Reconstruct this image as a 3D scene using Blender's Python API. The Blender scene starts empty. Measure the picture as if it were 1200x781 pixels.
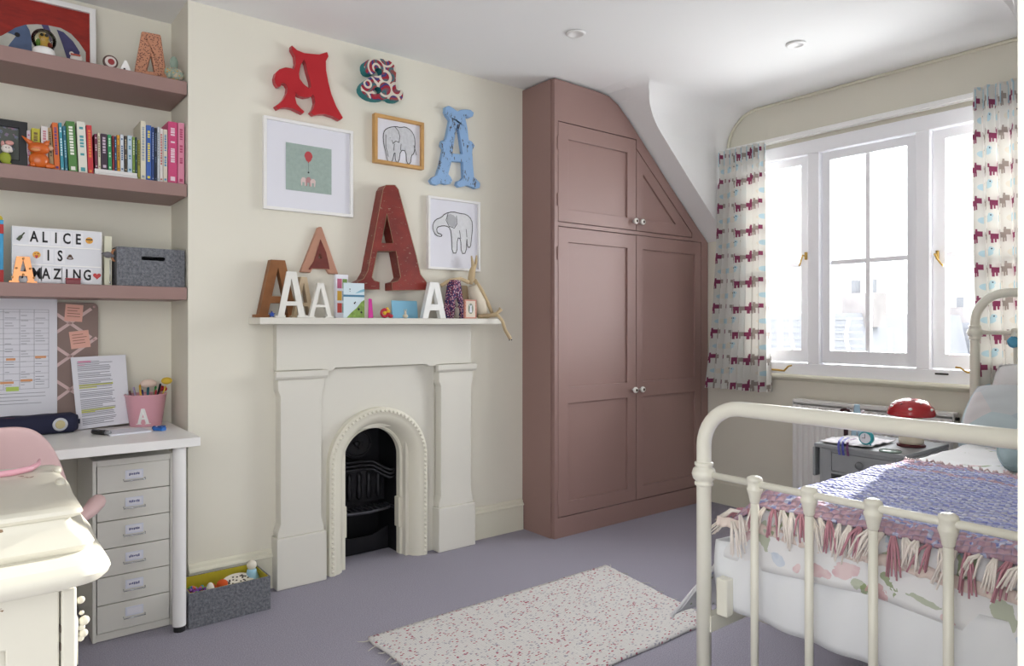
import bpy, bmesh, math, random
from mathutils import Vector, Matrix, noise
from mathutils.geometry import tessellate_polygon
random.seed(7)
S = bpy.context.scene
C = S.collection
PI = math.pi
# ------------------------------------------------------------------ camera
EYE = 1.165
YAW = math.radians(38.2)
cam_d = bpy.data.cameras.new('camera')
cam = bpy.data.objects.new('camera', cam_d); C.objects.link(cam)
cam.location = (0, 0, EYE)
cam.rotation_euler = (PI/2, 0, -YAW)
cam_d.sensor_width = 36; cam_d.lens = 820/1200*36
cam_d.shift_y = -10.5/1200
cam_d.clip_start = 0.02
S.camera = cam
# ------------------------------------------------------------------ world, sun, lights, exposure
W = bpy.data.worlds.new('world'); S.world = W; W.use_nodes = True
wb = W.node_tree.nodes['Background']
wb.inputs[0].default_value = (0.96, 0.975, 1.0, 1)
wb.inputs[1].default_value = 2.0
sun_d = bpy.data.lights.new('sun', 'SUN'); sun = bpy.data.objects.new('sun', sun_d); C.objects.link(sun)
sun_d.energy = 8.5; sun_d.angle = math.radians(0.9); sun_d.color = (1.0, 0.96, 0.9)
sdir = Vector((-1, -0.16, -0.33))
sun.rotation_euler = sdir.to_track_quat('-Z', 'Y').to_euler()
sun.location = (9, 3, 4)
wl_d = bpy.data.lights.new('window_daylight', 'AREA'); wl = bpy.data.objects.new('window_daylight', wl_d); C.objects.link(wl)
wl_d.shape = 'RECTANGLE'; wl_d.size = 1.8; wl_d.size_y = 1.5; wl_d.energy = 84; wl_d.color = (0.95, 0.98, 1.0)
wl.location = (4.35, 1.75, 1.75); wl.rotation_euler = Vector((-1, 0.1, -0.12)).to_track_quat('-Z', 'Y').to_euler()
S.view_settings.view_transform = 'Standard'; S.view_settings.look = 'None'
S.view_settings.gamma = 1; S.view_settings.use_curve_mapping = False
S.view_settings.exposure = 0.72
# ------------------------------------------------------------------ measuring helpers (photo measurements -> real planes of the room)
SY, CY = math.sin(YAW), math.cos(YAW)
def ray(u, v):
    a = (u-600)/820; b = (380-v)/820
    return SY + a*CY, CY - a*SY, b
def aty(u, v, Y):
    x, y, z = ray(u, v); t = Y/y
    return x*t, EYE + z*t
def atx(u, v, X):
    x, y, z = ray(u, v); t = X/x
    return y*t, EYE + z*t
def atz(u, v, Z):
    x, y, z = ray(u, v); t = (Z-EYE)/z
    return x*t, y*t
# ------------------------------------------------------------------ materials
def srgb(h):
    if isinstance(h, str):
        h = h.lstrip('#'); c = [int(h[i:i+2], 16)/255 for i in (0, 2, 4)]
        return tuple(x/12.92 if x <= .04045 else ((x+.055)/1.055)**2.4 for x in c) + (1,)
    return tuple(h) + (1,)
class NT:
    def __init__(s, m): s.nt = m.node_tree; s.n = s.nt.nodes; s.l = s.nt.links
    def node(s, t, **k):
        x = s.n.new(t)
        for a, b in k.items(): setattr(x, a, b)
        return x
    def put(s, sock, v):
        if isinstance(v, bpy.types.NodeSocket): s.l.new(v, sock)
        else: sock.default_value = v
    def m(s, op, a, b=0.0, c=None):
        x = s.node('ShaderNodeMath', operation=op); s.put(x.inputs[0], a); s.put(x.inputs[1], b)
        if c is not None: s.put(x.inputs[2], c)
        return x.outputs[0]
    def mix(s, f, a, b):
        x = s.node('ShaderNodeMix', data_type='RGBA'); s.put(x.inputs[0], f)
        s.put(x.inputs[6], a); s.put(x.inputs[7], b); return x.outputs[2]
    def noise(s, vec, scale, detail=2, rough=.5, out=0):
        x = s.node('ShaderNodeTexNoise'); x.inputs['Scale'].default_value = scale
        x.inputs['Detail'].default_value = detail; x.inputs['Roughness'].default_value = rough
        if vec is not None: s.l.new(vec, x.inputs['Vector'])
        return x.outputs[out]
    def voro(s, vec, scale, out='Distance', feature='F1'):
        x = s.node('ShaderNodeTexVoronoi', feature=feature); x.inputs['Scale'].default_value = scale
        if vec is not None: s.l.new(vec, x.inputs['Vector'])
        return x
    def coord(s, which='Object'):
        return s.node('ShaderNodeTexCoord').outputs[which]
    def scalevec(s, vec, sc):
        x = s.node('ShaderNodeMapping'); s.l.new(vec, x.inputs[0]); x.inputs['Scale'].default_value = sc; return x.outputs[0]
    def sep(s, vec):
        x = s.node('ShaderNodeSeparateXYZ'); s.l.new(vec, x.inputs[0]); return x.outputs
    def ramp(s, f, stops):
        x = s.node('ShaderNodeValToRGB'); s.put(x.inputs[0], f); e = x.color_ramp.elements
        while len(e) < len(stops): e.new(.5)
        for i, (p, c) in enumerate(stops): e[i].position = p; e[i].color = c if len(c) == 4 else tuple(c)+(1,)
        return x.outputs[0]
    def bump(s, h, strength=.3, dist=.01):
        x = s.node('ShaderNodeBump'); x.inputs['Strength'].default_value = strength; x.inputs['Distance'].default_value = dist
        s.l.new(h, x.inputs['Height']); return x.outputs[0]
MATS = {}
def mat(name, col, rough=.55, metal=0, var=0, vscale=8, bump=0, bscale=60, bdist=.002, col2=None, sheen=0, coat=0, spec=None, objc=True):
    if name in MATS: return MATS[name]
    m = bpy.data.materials.new(name); m.use_nodes = True; t = NT(m)
    p = t.n['Principled BSDF']; c = srgb(col)
    p.inputs['Base Color'].default_value = c; p.inputs['Roughness'].default_value = rough; p.inputs['Metallic'].default_value = metal
    if sheen: p.inputs['Sheen Weight'].default_value = sheen
    if coat: p.inputs['Coat Weight'].default_value = coat
    if spec is not None: p.inputs['Specular IOR Level'].default_value = spec
    if var or col2:
        f = t.noise(t.coord(), vscale, 3)
        if col2: r = t.ramp(f, [(.38, c), (.62, srgb(col2))])
        else:
            lo = tuple(x*(1-var) for x in c[:3])+(1,); hi = tuple(min(1, x*(1+var)) for x in c[:3])+(1,)
            r = t.ramp(f, [(.3, lo), (.7, hi)])
        t.l.new(r, p.inputs['Base Color'])
    if bump:
        t.l.new(t.bump(t.noise(t.coord(), bscale, 3), bump, bdist), p.inputs['Normal'])
    m.diffuse_color = c
    MATS[name] = m; return m
# ------------------------------------------------------------------ mesh helpers
class B:
    def __init__(s): s.bm = bmesh.new()
    def box(s, x0, x1, y0, y1, z0, z1, rot=None):
        r = bmesh.ops.create_cube(s.bm, size=1)
        M = Matrix.Translation(((x0+x1)/2, (y0+y1)/2, (z0+z1)/2)) @ (rot if rot else Matrix.Identity(4)) @ Matrix.Diagonal((abs(x1-x0), abs(y1-y0), abs(z1-z0), 1))
        bmesh.ops.transform(s.bm, matrix=M, verts=r['verts']); return s
    def cyl(s, p0, p1, r0, r1=None, seg=12, caps=True):
        p0, p1 = Vector(p0), Vector(p1); d = p1-p0; r1 = r0 if r1 is None else r1
        r = bmesh.ops.create_cone(s.bm, cap_ends=caps, segments=seg, radius1=r0, radius2=r1, depth=d.length)
        M = Matrix.Translation((p0+p1)/2) @ d.to_track_quat('Z', 'Y').to_matrix().to_4x4()
        bmesh.ops.transform(s.bm, matrix=M, verts=r['verts']); return s
    def sph(s, c, r, sx=1, sy=1, sz=1, seg=16, rings=10, rot=None):
        q = bmesh.ops.create_uvsphere(s.bm, u_segments=seg, v_segments=rings, radius=r)
        M = Matrix.Translation(c) @ (rot if rot else Matrix.Identity(4)) @ Matrix.Diagonal((sx, sy, sz, 1))
        bmesh.ops.transform(s.bm, matrix=M, verts=q['verts']); return s
    def lathe(s, prof, c=(0, 0, 0), seg=20, axis='Z', M=None):
        rings = []
        for r, z in prof:
            rings.append([s.bm.verts.new((r*math.cos(2*PI*k/seg), r*math.sin(2*PI*k/seg), z)) for k in range(seg)])
        vs = [v for rg in rings for v in rg]
        for a, b in zip(rings, rings[1:]):
            for k in range(seg):
                s.bm.faces.new((a[k], a[(k+1) % seg], b[(k+1) % seg], b[k]))
        if prof[0][0] > 1e-6: s.bm.faces.new(list(reversed(rings[0])))
        if prof[-1][0] > 1e-6: s.bm.faces.new(rings[-1])
        T = Matrix.Translation(c)
        if axis == 'X': T = T @ Matrix.Rotation(PI/2, 4, 'Y')
        if axis == '-Y': T = T @ Matrix.Rotation(PI/2, 4, 'X')
        if M: T = T @ M
        bmesh.ops.transform(s.bm, matrix=T, verts=vs); return s
    def tube(s, pts, rad, seg=8, caps=True):
        pts = [Vector(p) for p in pts]; n = len(pts)
        rad = rad if isinstance(rad, (list, tuple)) else [rad]*n
        rings = []; up = Vector((0, 0, 1)); prev = None
        for i, p in enumerate(pts):
            d = (pts[min(i+1, n-1)]-pts[max(i-1, 0)]).normalized()
            if prev is None:
                x = d.cross(up)
                if x.length < .1: x = d.cross(Vector((0, 1, 0)))
            else: x = prev - d*prev.dot(d)
            x.normalize(); prev = x; y = d.cross(x)
            rings.append([s.bm.verts.new(p+(x*math.cos(2*PI*k/seg)+y*math.sin(2*PI*k/seg))*rad[i]) for k in range(seg)])
        for a, b in zip(rings, rings[1:]):
            for k in range(seg): s.bm.faces.new((a[k], a[(k+1) % seg], b[(k+1) % seg], b[k]))
        if caps: s.bm.faces.new(list(reversed(rings[0]))); s.bm.faces.new(rings[-1])
        return s
    def prism(s, loops, d0, d1, M=None):
        """loops of (x,z); outer first then holes; extruded along y from d0 to d1"""
        L = [[Vector((x, 0, z)) for x, z in lp] for lp in loops]
        flat = [p for lp in L for p in lp]
        tris = tessellate_polygon([[Vector((p.x, p.z, 0)) for p in lp] for lp in L])
        f = [s.bm.verts.new((p.x, d0, p.z)) for p in flat]; b = [s.bm.verts.new((p.x, d1, p.z)) for p in flat]
        for t in tris:
            try:
                s.bm.faces.new([f[i] for i in t]); s.bm.faces.new([b[i] for i in reversed(t)])
            except ValueError: pass
        k = 0
        for lp in L:
            n = len(lp)
            for i in range(n):
                try: s.bm.faces.new((f[k+i], f[k+(i+1) % n], b[k+(i+1) % n], b[k+i]))
                except ValueError: pass
            k += n
        if M: bmesh.ops.transform(s.bm, matrix=M, verts=f+b)
        return s
    def grid(s, fn, nu, nv, uvs=None, closeu=False):
        vs = [[s.bm.verts.new(fn(i/nu, j/nv)) for j in range(nv+1)] for i in range(nu if closeu else nu+1)]
        uvl = s.bm.loops.layers.uv.verify() if uvs else None
        n = nu
        for i in range(n):
            for j in range(nv):
                i2 = (i+1) % len(vs) if closeu else i+1
                f = s.bm.faces.new((vs[i][j], vs[i2][j], vs[i2][j+1], vs[i][j+1]))
                if uvs:
                    for lp, (a, b) in zip(f.loops, ((i, j), (i+1, j), (i+1, j+1), (i, j+1))): lp[uvl].uv = uvs(a/nu, b/nv)
        return s
    def xf(s, M): bmesh.ops.transform(s.bm, matrix=M, verts=s.bm.verts); return s
    def obj(s, name, m, parent=None, smooth=False, bevel=0, bseg=2, sub=0, solid=0, loc=None, rot=None, kind=None, recalc=True):
        if recalc: bmesh.ops.recalc_face_normals(s.bm, faces=s.bm.faces)
        me = bpy.data.meshes.new(name); s.bm.to_mesh(me); s.bm.free()
        o = bpy.data.objects.new(name, me); C.objects.link(o)
        if m: me.materials.append(m)
        if smooth:
            for p in me.polygons: p.use_smooth = True
        if parent: o.parent = parent
        if solid:
            md = o.modifiers.new('solid', 'SOLIDIFY'); md.thickness = solid; md.offset = 0
        if bevel:
            md = o.modifiers.new('bevel', 'BEVEL'); md.width = bevel; md.segments = bseg; md.limit_method = 'ANGLE'; md.angle_limit = math.radians(35)
            md.harden_normals = False
        if sub:
            md = o.modifiers.new('sub', 'SUBSURF'); md.levels = sub; md.render_levels = sub
        if loc is not None: o.location = loc
        if rot is not None: o.rotation_euler = rot
        if kind: o['kind'] = kind
        return o
def thing(name, label, cat, loc=(0, 0, 0), rotz=0, group=None, rot=None):
    o = bpy.data.objects.new(name, None); C.objects.link(o); o.empty_display_size = .05
    o.location = loc; o.rotation_euler = rot if rot else (0, 0, rotz)
    o['label'] = label; o['category'] = cat
    if group: o['group'] = group
    return o
def tag(o, label, cat, group=None):
    o['label'] = label; o['category'] = cat
    if group: o['group'] = group
    return o
def struct(o): o['kind'] = 'structure'; return o
def rect(x0, x1, z0, z1): return [(x0, z0), (x1, z0), (x1, z1), (x0, z1)]
def rrect(x0, x1, z0, z1, r, n=5):
    out = []
    for cx, cz, a0 in ((x1-r, z0+r, -PI/2), (x1-r, z1-r, 0), (x0+r, z1-r, PI/2), (x0+r, z0+r, PI)):
        for k in range(n+1):
            a = a0+PI/2*k/n; out.append((cx+r*math.cos(a), cz+r*math.sin(a)))
    return out
def ell(cx, cz, rx, rz, n=20, a0=0, a1=2*PI):
    return [(cx+rx*math.cos(a0+(a1-a0)*k/n), cz+rz*math.sin(a0+(a1-a0)*k/n)) for k in range(n)]
def nz(x, y, z=0, s=1): return noise.noise(Vector((x*s, y*s, z*s)))
def text_bm(b, txt, size, x, z, y0, y1, sx=1, bold=0, align='CENTER', rotm=None):
    cu = bpy.data.curves.new('t', 'FONT'); cu.body = txt; cu.size = size; cu.align_x = align; cu.align_y = 'CENTER'
    cu.offset = bold; cu.extrude = abs(y1-y0)/2; cu.resolution_u = 3
    o = bpy.data.objects.new('t', cu); C.objects.link(o)
    dg = bpy.context.evaluated_depsgraph_get(); dg.update()
    me = bpy.data.meshes.new_from_object(o.evaluated_get(dg))
    M = Matrix.Translation((x, (y0+y1)/2, z)) @ (rotm or Matrix.Identity(4)) @ Matrix.Rotation(PI/2, 4, 'X') @ Matrix.Diagonal((sx, 1, 1, 1))
    me.transform(M); b.bm.from_mesh(me)
    bpy.data.objects.remove(o); bpy.data.curves.remove(cu); bpy.data.meshes.remove(me)
# ------------------------------------------------------------------ palette
m_wall = mat('wall_paint_warm_white', '#e4e0d2', .8, var=.02, vscale=2, bump=.05, bscale=120)
m_ceil = mat('ceiling_paint', '#f2f2f1', .85, bump=.03, bscale=80)
m_trim = mat('trim_paint_cream', '#e2dfcd', .45)
m_surr = mat('surround_paint_offwhite', '#dfdcd2', .5)
m_win = mat('window_paint_white', '#fafbff', .35)
m_pink = mat('dusty_rose_paint', '#967872', .5, var=.02, vscale=3)
m_dark = mat('painted_gap_shade', '#2a1e1c', .9)  # flat dark brown that stands in for shade in gaps and holes
m_white = mat('white_lacquer', '#f1f0ee', .35)
m_bedm = mat('cream_enamelled_metal', '#f0eee0', .28, coat=.3)
m_iron = mat('black_cast_iron', '#26262a', .42, metal=.55, bump=.2, bscale=90)
m_chrome = mat('chrome', '#d8dade', .12, metal=1)
m_brass = mat('brass', '#c7a45c', .3, metal=1)
m_paper = mat('paper_white', '#e4e4ec', .8)
m_ink = mat('black_ink', '#1c1b1e', .7)
def carpet():
    m = bpy.data.materials.new('grey_lilac_carpet'); m.use_nodes = True; t = NT(m); p = t.n['Principled BSDF']
    co = t.coord(); f = t.noise(co, 260, 3, .7); g = t.noise(co, 3, 2)
    c = t.ramp(f, [(.3, srgb('#83808e')), (.7, srgb('#bfbbc8'))])
    c2 = t.mix(t.m('MULTIPLY', g, .25), c, srgb('#9c98a6'))
    t.l.new(c2, p.inputs['Base Color']); p.inputs['Roughness'].default_value = .95; p.inputs['Specular IOR Level'].default_value = .1
    t.l.new(t.bump(t.noise(co, 180, 4, .8), .6, .006), p.inputs['Normal'])
    return m
m_carpet = carpet()
# ================================================================== STRUCTURE
XW = 3.88; YB = 3.095; YA = 3.39; YF = 2.83; XR = 2.505; HC = 2.5
struct(B().box(-1.6, 4.0, -1.5, 3.5, -.05, 0).obj('floor', m_carpet))
# alcove back wall and behind the wardrobe
struct(B().box(-1.6, 4.0, YA, YA+.1, 0, 2.6).obj('wall_back', m_wall))
struct(B().box(-1.7, -1.6, .3, YA+.1, 0, 2.6).obj('wall_left', m_wall))
# chimney breast with the hole of the hearth
b = B()
b.prism([[(.735, 0), (1.43, 0), (1.43, .66), (1.755, .66), (1.755, 0), (XR+.02, 0), (XR+.02, 2.6), (.735, 2.6)]], YB, YA)
struct(b.obj('wall_chimney', m_wall))
# baseboards
def skirting(name, x0, x1, y, h=.172, side=-1):
    prof = [(0, 0), (0, h), (-.006, h), (-.012, h-.006), (-.014, h-.018), (-.022, h-.024), (-.024, h-.032), (-.017, h-.036), (-.018, 0)]
    b = B()
    b.prism([[(-q, z) for q, z in prof]], x0, x1, Matrix(((0, 1, 0, 0), (side*1, 0, 0, y), (0, 0, 1, 0), (0, 0, 0, 1))))
    return struct(b.obj(name, m_trim))
skirting('baseboard_chimney_left', .735, 1.085, YB)
skirting('baseboard_chimney_right', 2.125, XR-.001, YB)
b = B().prism([[(0, 0), (0, .15), (.008, .15), (.016, .135), (.018, 0)]], .3, 2.82, Matrix(((-1, 0, 0, XW), (0, 1, 0, 0), (0, 0, 1, 0), (0, 0, 0, 1))))
struct(b.obj('baseboard_window', m_trim))
# ceiling : flat part and the main roof slope (profile along x)
RP = [(-1.6, 2.5), (2.86, 2.505), (2.94, 2.497), (3.017, 2.462), (3.105, 2.392), (3.244, 2.268), (3.49, 2.045), (3.726, 1.839), (3.88, 1.704)]
YC1, YC0 = 2.683, .905   # dormer cheeks
def roof_piece(name, y0, y1, pts):
    up = [(pts[-1][0], 2.62), (pts[0][0], 2.62)]
    b = B(); b.prism([pts+up], y0, y1)
    return struct(b.obj(name, m_ceil))
roof_piece('ceiling_slope_left', YC1, YA, RP)
roof_piece('ceiling_slope_right', -1.5, YC0, RP)
roof_piece('ceiling', YC0, YC1, [(-1.6, 2.5), (2.861, 2.505)])
def inv(z):
    for (x0, z0), (x1, z1) in zip(RP[1:], RP[2:]):
        if z1 <= z <= z0: return x0+(x1-x0)*(z0-z)/(z0-z1)
    return 2.86 if z > 2.5 else XW
def dormer():
    R = .22; prof = []
    pass
    for k in range(13):
        a = PI/2*k/12; prof.append((YC1-R+R*math.cos(a), 2.505-R+R*math.sin(a)))
    for k in range(13):
        a = PI/2+PI/2*k/12; prof.append((YC0+R+R*math.cos(a), 2.505-R+R*math.sin(a)))
    b = B(); rows = []
    for y, z in prof:
        x0 = inv(z); rows.append([b.bm.verts.new((x0+(XW-x0)*k/4, y, z)) for k in range(5)])
    for r, q in zip(rows, rows[1:]):
        for k in range(4):
            if (r[k].co-r[k+1].co).length > 1e-5 or (q[k].co-q[k+1].co).length > 1e-5:
                b.bm.faces.new((r[k], r[k+1], q[k+1], q[k]))
    # the roof's own curve carried on to where the coving cuts it
    for ya, yb in ((YC1-R, YC1), (YC0+R, YC0)):
        prev = None
        for k in range(13):
            a = PI/2*k/12; y = ya+(yb-ya)*math.sin(a); z = 2.505-R+R*math.cos(a); xe = inv(z)
            row = []
            for j in range(9):
                x = 2.86+(xe-2.86)*j/8
                zz = 2.505
                for (x0, z0), (x1, z1) in zip(RP[1:], RP[2:]):
                    if x0 <= x <= x1: zz = z0+(z1-z0)*(x-x0)/(x1-x0)
                row.append(b.bm.verts.new((x, y, zz)))
            if prev:
                for j in range(8):
                    b.bm.faces.new((prev[j], prev[j+1], row[j+1], row[j]))
            prev = row
    bmesh.ops.remove_doubles(b.bm, verts=b.bm.verts, dist=1e-5)
    o = b.obj('ceiling_dormer', m_ceil)
    for p in o.data.polygons: p.use_smooth = True
    md = o.modifiers.new('e', 'EDGE_SPLIT'); md.split_angle = math.radians(17)
    return struct(o)
dormer()
# little bead in the corner between coving and the window wall
b = B(); R = .215; pts = []
for k in range(13):
    a = PI/2*k/12; pts.append((XW-.008, YC1-.008-R+R*math.cos(a), 2.497-R+R*math.sin(a)))
for k in range(13):
    a = PI/2+PI/2*k/12; pts.append((XW-.008, YC0+.008+R+R*math.cos(a), 2.497-R+R*math.sin(a)))
struct(B().tube([(XW-.008, YC1-.008, 1.75)]+pts+[(XW-.008, YC0+.008, 1.75)], .009, 6).obj('trim_1', m_trim, smooth=True))
# window wall with opening
WY0, WY1, WZ0, WZ1 = .93, 2.60, .862, 2.232
b = B()
MX = Matrix(((0, 1, 0, 0), (1, 0, 0, 0), (0, 0, 1, 0), (0, 0, 0, 1)))   # prism x->y , y->x
b.prism([rect(-1.5, YA+.1, 0, 2.6), list(reversed(rect(WY0, WY1, WZ0, WZ1)))], XW, XW+.16, MX)
struct(b.obj('wall_window', m_wall))
# right-hand wall and its near end (cream strip at the edge of the photo)
struct(B().box(.70, 4.0, .09, .2, 0, 2.6).obj('wall_right', m_wall))
# window: frame, mullions, casements
wf = B()
fx0, fx1 = XW-.012, XW+.09
def wy(u, X=XW+.01): return atx(u, 300, X)[0]
mullL = (wy(962), wy(948.5)); mullR = (wy(1091.5), wy(1075))
ZB, ZT = .935, 2.155
wf.box(fx0, fx1, WY0, WY1, WZ0, ZB).box(fx0, fx1, WY0, WY1, ZT, WZ1)
wf.box(fx0, fx1, WY1-.055, WY1, ZB, ZT).box(fx0, fx1, WY0, WY0+.055, ZB, ZT)
wf.box(fx0, fx1, mullL[0], mullL[1], ZB, ZT).box(fx0, fx1, mullR[0], mullR[1], ZB, ZT)
win = struct(wf.obj('window_1', m_win, bevel=.004))
sill = B().prism([[(0, 0), (-.035, 0), (-.045, -.006), (-.048, -.016), (-.04, -.026), (-.02, -.032), (0, -.04)]], WY0-.05, WY1+.03, Matrix(((1, 0, 0, XW), (0, 1, 0, 0), (0, 0, 1, .868), (0, 0, 0, 1))))
so = sill.obj('window_sill', m_trim, win)
m_glass = bpy.data.materials.new('window_glass'); m_glass.use_nodes = True
t = NT(m_glass); t.n.remove(t.n['Principled BSDF']); out = t.n['Material Output']
tr = t.node('ShaderNodeBsdfTransparent'); gl = t.node('ShaderNodeBsdfGlossy'); gl.inputs['Roughness'].default_value = .02
mx = t.node('ShaderNodeMixShader'); fr = t.node('ShaderNodeFresnel'); fr.inputs[0].default_value = 1.25
t.l.new(fr.outputs[0], mx.inputs[0]); t.l.new(tr.outputs[0], mx.inputs[1]); t.l.new(gl.outputs[0], mx.inputs[2]); t.l.new(mx.outputs[0], out.inputs[0])
def casement(y0, y1, stile=.05, vm=True, proud=.0):
    z0, z1 = ZB+.004, ZT-.004; y0 += .004; y1 -= .004
    x0, x1 = XW+.012-proud, XW+.06
    gy0, gy1, gz0, gz1 = y0+stile, y1-stile, z0+.075, z1-.05
    b = B(); b.prism([rect(y0, y1, z0, z1), list(reversed(rect(gy0, gy1, gz0, gz1)))], x0, x1, MX)
    c = b.obj('casement', m_win, win, bevel=.004)
    zm = 1.515; ym = (gy0+gy1)/2
    bars = B().box(x0+.012, x1-.01, gy0, gy1, zm-.0135, zm+.0135).obj('glazing_bar', m_win, c, bevel=.003)
    if vm: B().box(x0+.0105, x1-.0115, ym-.0125, ym+.0125, gz0, gz1).obj('glazing_bar', m_win, c, bevel=.003)
    ys = [gy0, ym, gy1] if vm else [gy0, gy1]
    for a, d in zip(ys, ys[1:]):
        for e, f in ((gz0, zm), (zm, gz1)):
            B().box(x0+.03, x0+.034, a+.001, d-.001, e+.001, f-.001).obj('pane', m_glass, c)
    return c
casement(mullL[1], WY1-.055)
cmid = casement(mullR[1], mullL[0], stile=.048)
casement(WY0+.055, mullR[0], stile=.06)
# fasteners: the swan-neck handles and stays
def handle(y, z, flip=1):
    h = B().box(XW-.002, XW+.013, y-.006, y+.006, z-.022, z+.022)
    h.tube([(XW-.01, y, z), (XW-.03, y, z+.002), (XW-.034, y+flip*.012, z-.02), (XW-.03, y+flip*.03, z-.05), (XW-.032, y+flip*.04, z-.058)], [.004, .005, .0045, .0045, .006], 8)
    return h.obj('latch_handle', m_brass, win, smooth=True)
handle(wy(947)+.01, atx(946, 300, XW)[1], .6)
handle(mullR[0]-.03, 1.515, -1)
y, z = atx(921, 433, XW-.01)
B().tube([(XW-.02, y+.20, z-.004), (XW-.02, y+.05, z-.006), (XW-.03, y-.0, z-.008), (XW-.036, y-.03, z+.02), (XW-.03, y-.05, z+.026)], [.005, .006, .006, .005, .004], 8).obj('casement_stay', m_brass, win, smooth=True)
y, z = atx(1135, 434, XW-.01)
B().tube([(XW-.02, y-.12, z-.02), (XW-.03, y, z-.01), (XW-.03, y+.03, z+.01), (XW-.03, y+.05, z+.012)], .005, 8).obj('casement_stay', m_brass, win, smooth=True)
y, z = atx(1104, 438.5, XW-.01)
B().box(XW-.018, XW-.006, y-.03, y+.03, z-.004, z+.004).obj('stay_peg', mat('dark_metal', '#3a3632', .4, metal=.8), win)
# curtain rail (boxed white lath)
rail = thing('curtain_rail', 'long white wooden curtain rail above the window', 'curtain rail', (XW-.05, 1.8, 2.262))
B().box(.012, .05, -.86, .87, 0, .025).obj('rail_board', mat('rail_white', '#fafaf8', .3), rail, bevel=.004)
B().box(.026, .034, -.80, .83, -.008, 0).obj('curtain_track', m_white, rail)
# ceiling downlights
for k, (x, y, lb) in enumerate(((2.223, 2.348, 'round recessed ceiling spotlight nearest the wardrobe top'), (3.134, 1.788, 'round recessed ceiling spotlight inside the dormer above the window'))):
    d = thing('downlight', lb, 'ceiling light', (x, y, 2.5005), 0, 'recessed ceiling spotlights')
    B().lathe([(.028, -.001), (.030, -.004), (.042, -.004), (.046, 0), (.046, .002), (.028, .002)], seg=28).obj('bezel', m_white, d, smooth=True)
    B().lathe([(0.001, .001), (.014, -.001), (.027, .0008), (.0275, .002)], seg=20).obj('bulb', mat('lamp_glass', '#b8bac4', .15, metal=.4), d, smooth=True)
# ================================================================== WARDROBE
wd = thing('wardrobe', 'tall dusty-pink fitted wardrobe with sloping top beside the fireplace', 'wardrobe', (0, 0, 0))
def wpt(u, v): return aty(u, v, YF)
wx = lambda u: aty(u, 380, YF)[0]
prof = [(XR+.014, 0), (3.872, 0), (3.872, 1.700)] + [(x, z-.012) for x, z in ((3.726, 1.835), (3.49, 2.04), (3.244, 2.262), (3.105, 2.387), (3.017, 2.457), (2.94, 2.492), (2.86, 2.50))] + [(XR+.014, 2.497-.002)]
xl, xm, xr = wx(653.8), wx(745.8), wx(821.8)
zu0, zu1 = wpt(653.8, 260.0)[1], wpt(653.8, 141.2)[1]
zl0 = wpt(654.5, 608)[1]; zl1 = wpt(653.9, 264.5)[1]
print('wardrobe', xl, xm, xr, zu0, zu1, zl0, zl1)
g = .004
# slanted upper right door, its slant parallels the roof
def slantz(x, off): # slope line minus perpendicular offset
    return 2.262-.876*(x-3.244)-off
so_ = .11
def xcut(z, off): return 3.244+(2.262-off-z)/.876
ud2 = [(xm+g, zu0), (min(xr, xcut(zu0+.03, so_)), zu0), (min(xr, xcut(zu0+.03, so_)), zu0+.03), (xm+g, slantz(xm+g, so_))]
holes = [rect(xl, xm+g/2, zu0, zu1), rect(xl, xr, zl0, zl1)]
hole2 = [(xm+g/2, zu0), (ud2[1][0]+g, zu0), (ud2[2][0]+g, zu0+.034), (xm+g/2, slantz(xm+g/2, so_-.005))]
b = B(); b.prism([prof, [(xl, zu0), (ud2[1][0]+g, zu0), (ud2[2][0]+g, zu0+.034), (xm+g/2, slantz(xm+g/2, so_-.005)), (xm+g/2, zu1), (xl, zu1)][::-1], holes[1][::-1]], YF, YF+.022)
b.obj('face_frame', m_pink, wd, bevel=.002)
B().box(XR+.006, XR+.028, YF+.0225, YA-.002, 0.0, 2.494).obj('side_panel', m_pink, wd)
B().prism([[(XR+.03, 0.005), (3.86, .005), (3.86, 1.68), (3.1, 2.36), (2.9, 2.46), (XR+.03, 2.46)]], YF+.034, YF+.05).obj('gap_shade_sheet', m_dark, wd)  # dark sheet added so the door gaps read as shaded
def door(outer, panels, knobs, hinge_x, hinges, pull):
    b = B(); b.prism([outer]+[p[::-1] for p in panels], YF+.001, YF+.021)
    d = b.obj('door', m_pink, wd, bevel=.002)
    for p in panels:
        q = B().prism([[(x, z) for x, z in p]], YF+.0125, YF+.0195).obj('panel', m_pink, d)
    for x, z in knobs:
        B().lathe([(.007, 0), (.007, .012), (.013, .014), (.0185, .02), (.0185, .027), (.015, .032), (.009, .033)], (x, YF+.001, z), 20, '-Y').obj('knob', mat('white_ceramic', '#efece6', .15, coat=.5), d, smooth=True)
        B().lathe([(.0085, .0332), (.0085, .0345), (.004, .036), (0.0005, .0365)], (x, YF+.001, z), 14, '-Y').obj('knob_centre', mat('dark_bronze', '#54463c', .35, metal=.7), d, smooth=True)
    for z in hinges:
        B().cyl((hinge_x, YF-.003, z-.035), (hinge_x, YF-.003, z+.035), .004, seg=8).obj('hinge', m_pink, d)
    return d
sw = .075
upz = wpt(741, 263.5)[1]
door(rect(xl+g, xm-g/2, zu0+g, zu1-g), [rect(xl+g+sw, xm-g/2-sw, zu0+.075, zu1-.09)], [(xm-.028, zu0+.056)], xl-.002, (zu0+.12, zu1-.12), 0)
o2 = [(xm+g*.8, zu0+g), (ud2[1][0], zu0+g), (ud2[2][0], zu0+.03), (xm+g*.8, slantz(xm+g, so_))]
pz = zu0+.075; px0 = xm+g+.058
o2p = [(px0, pz), (xcut(pz, so_+.12)+.03, pz), (px0, slantz(px0, so_+.09))]
door(o2, [o2p], [(xm+.032, zu0+.056)], xr+.001, (), 0)
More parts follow.
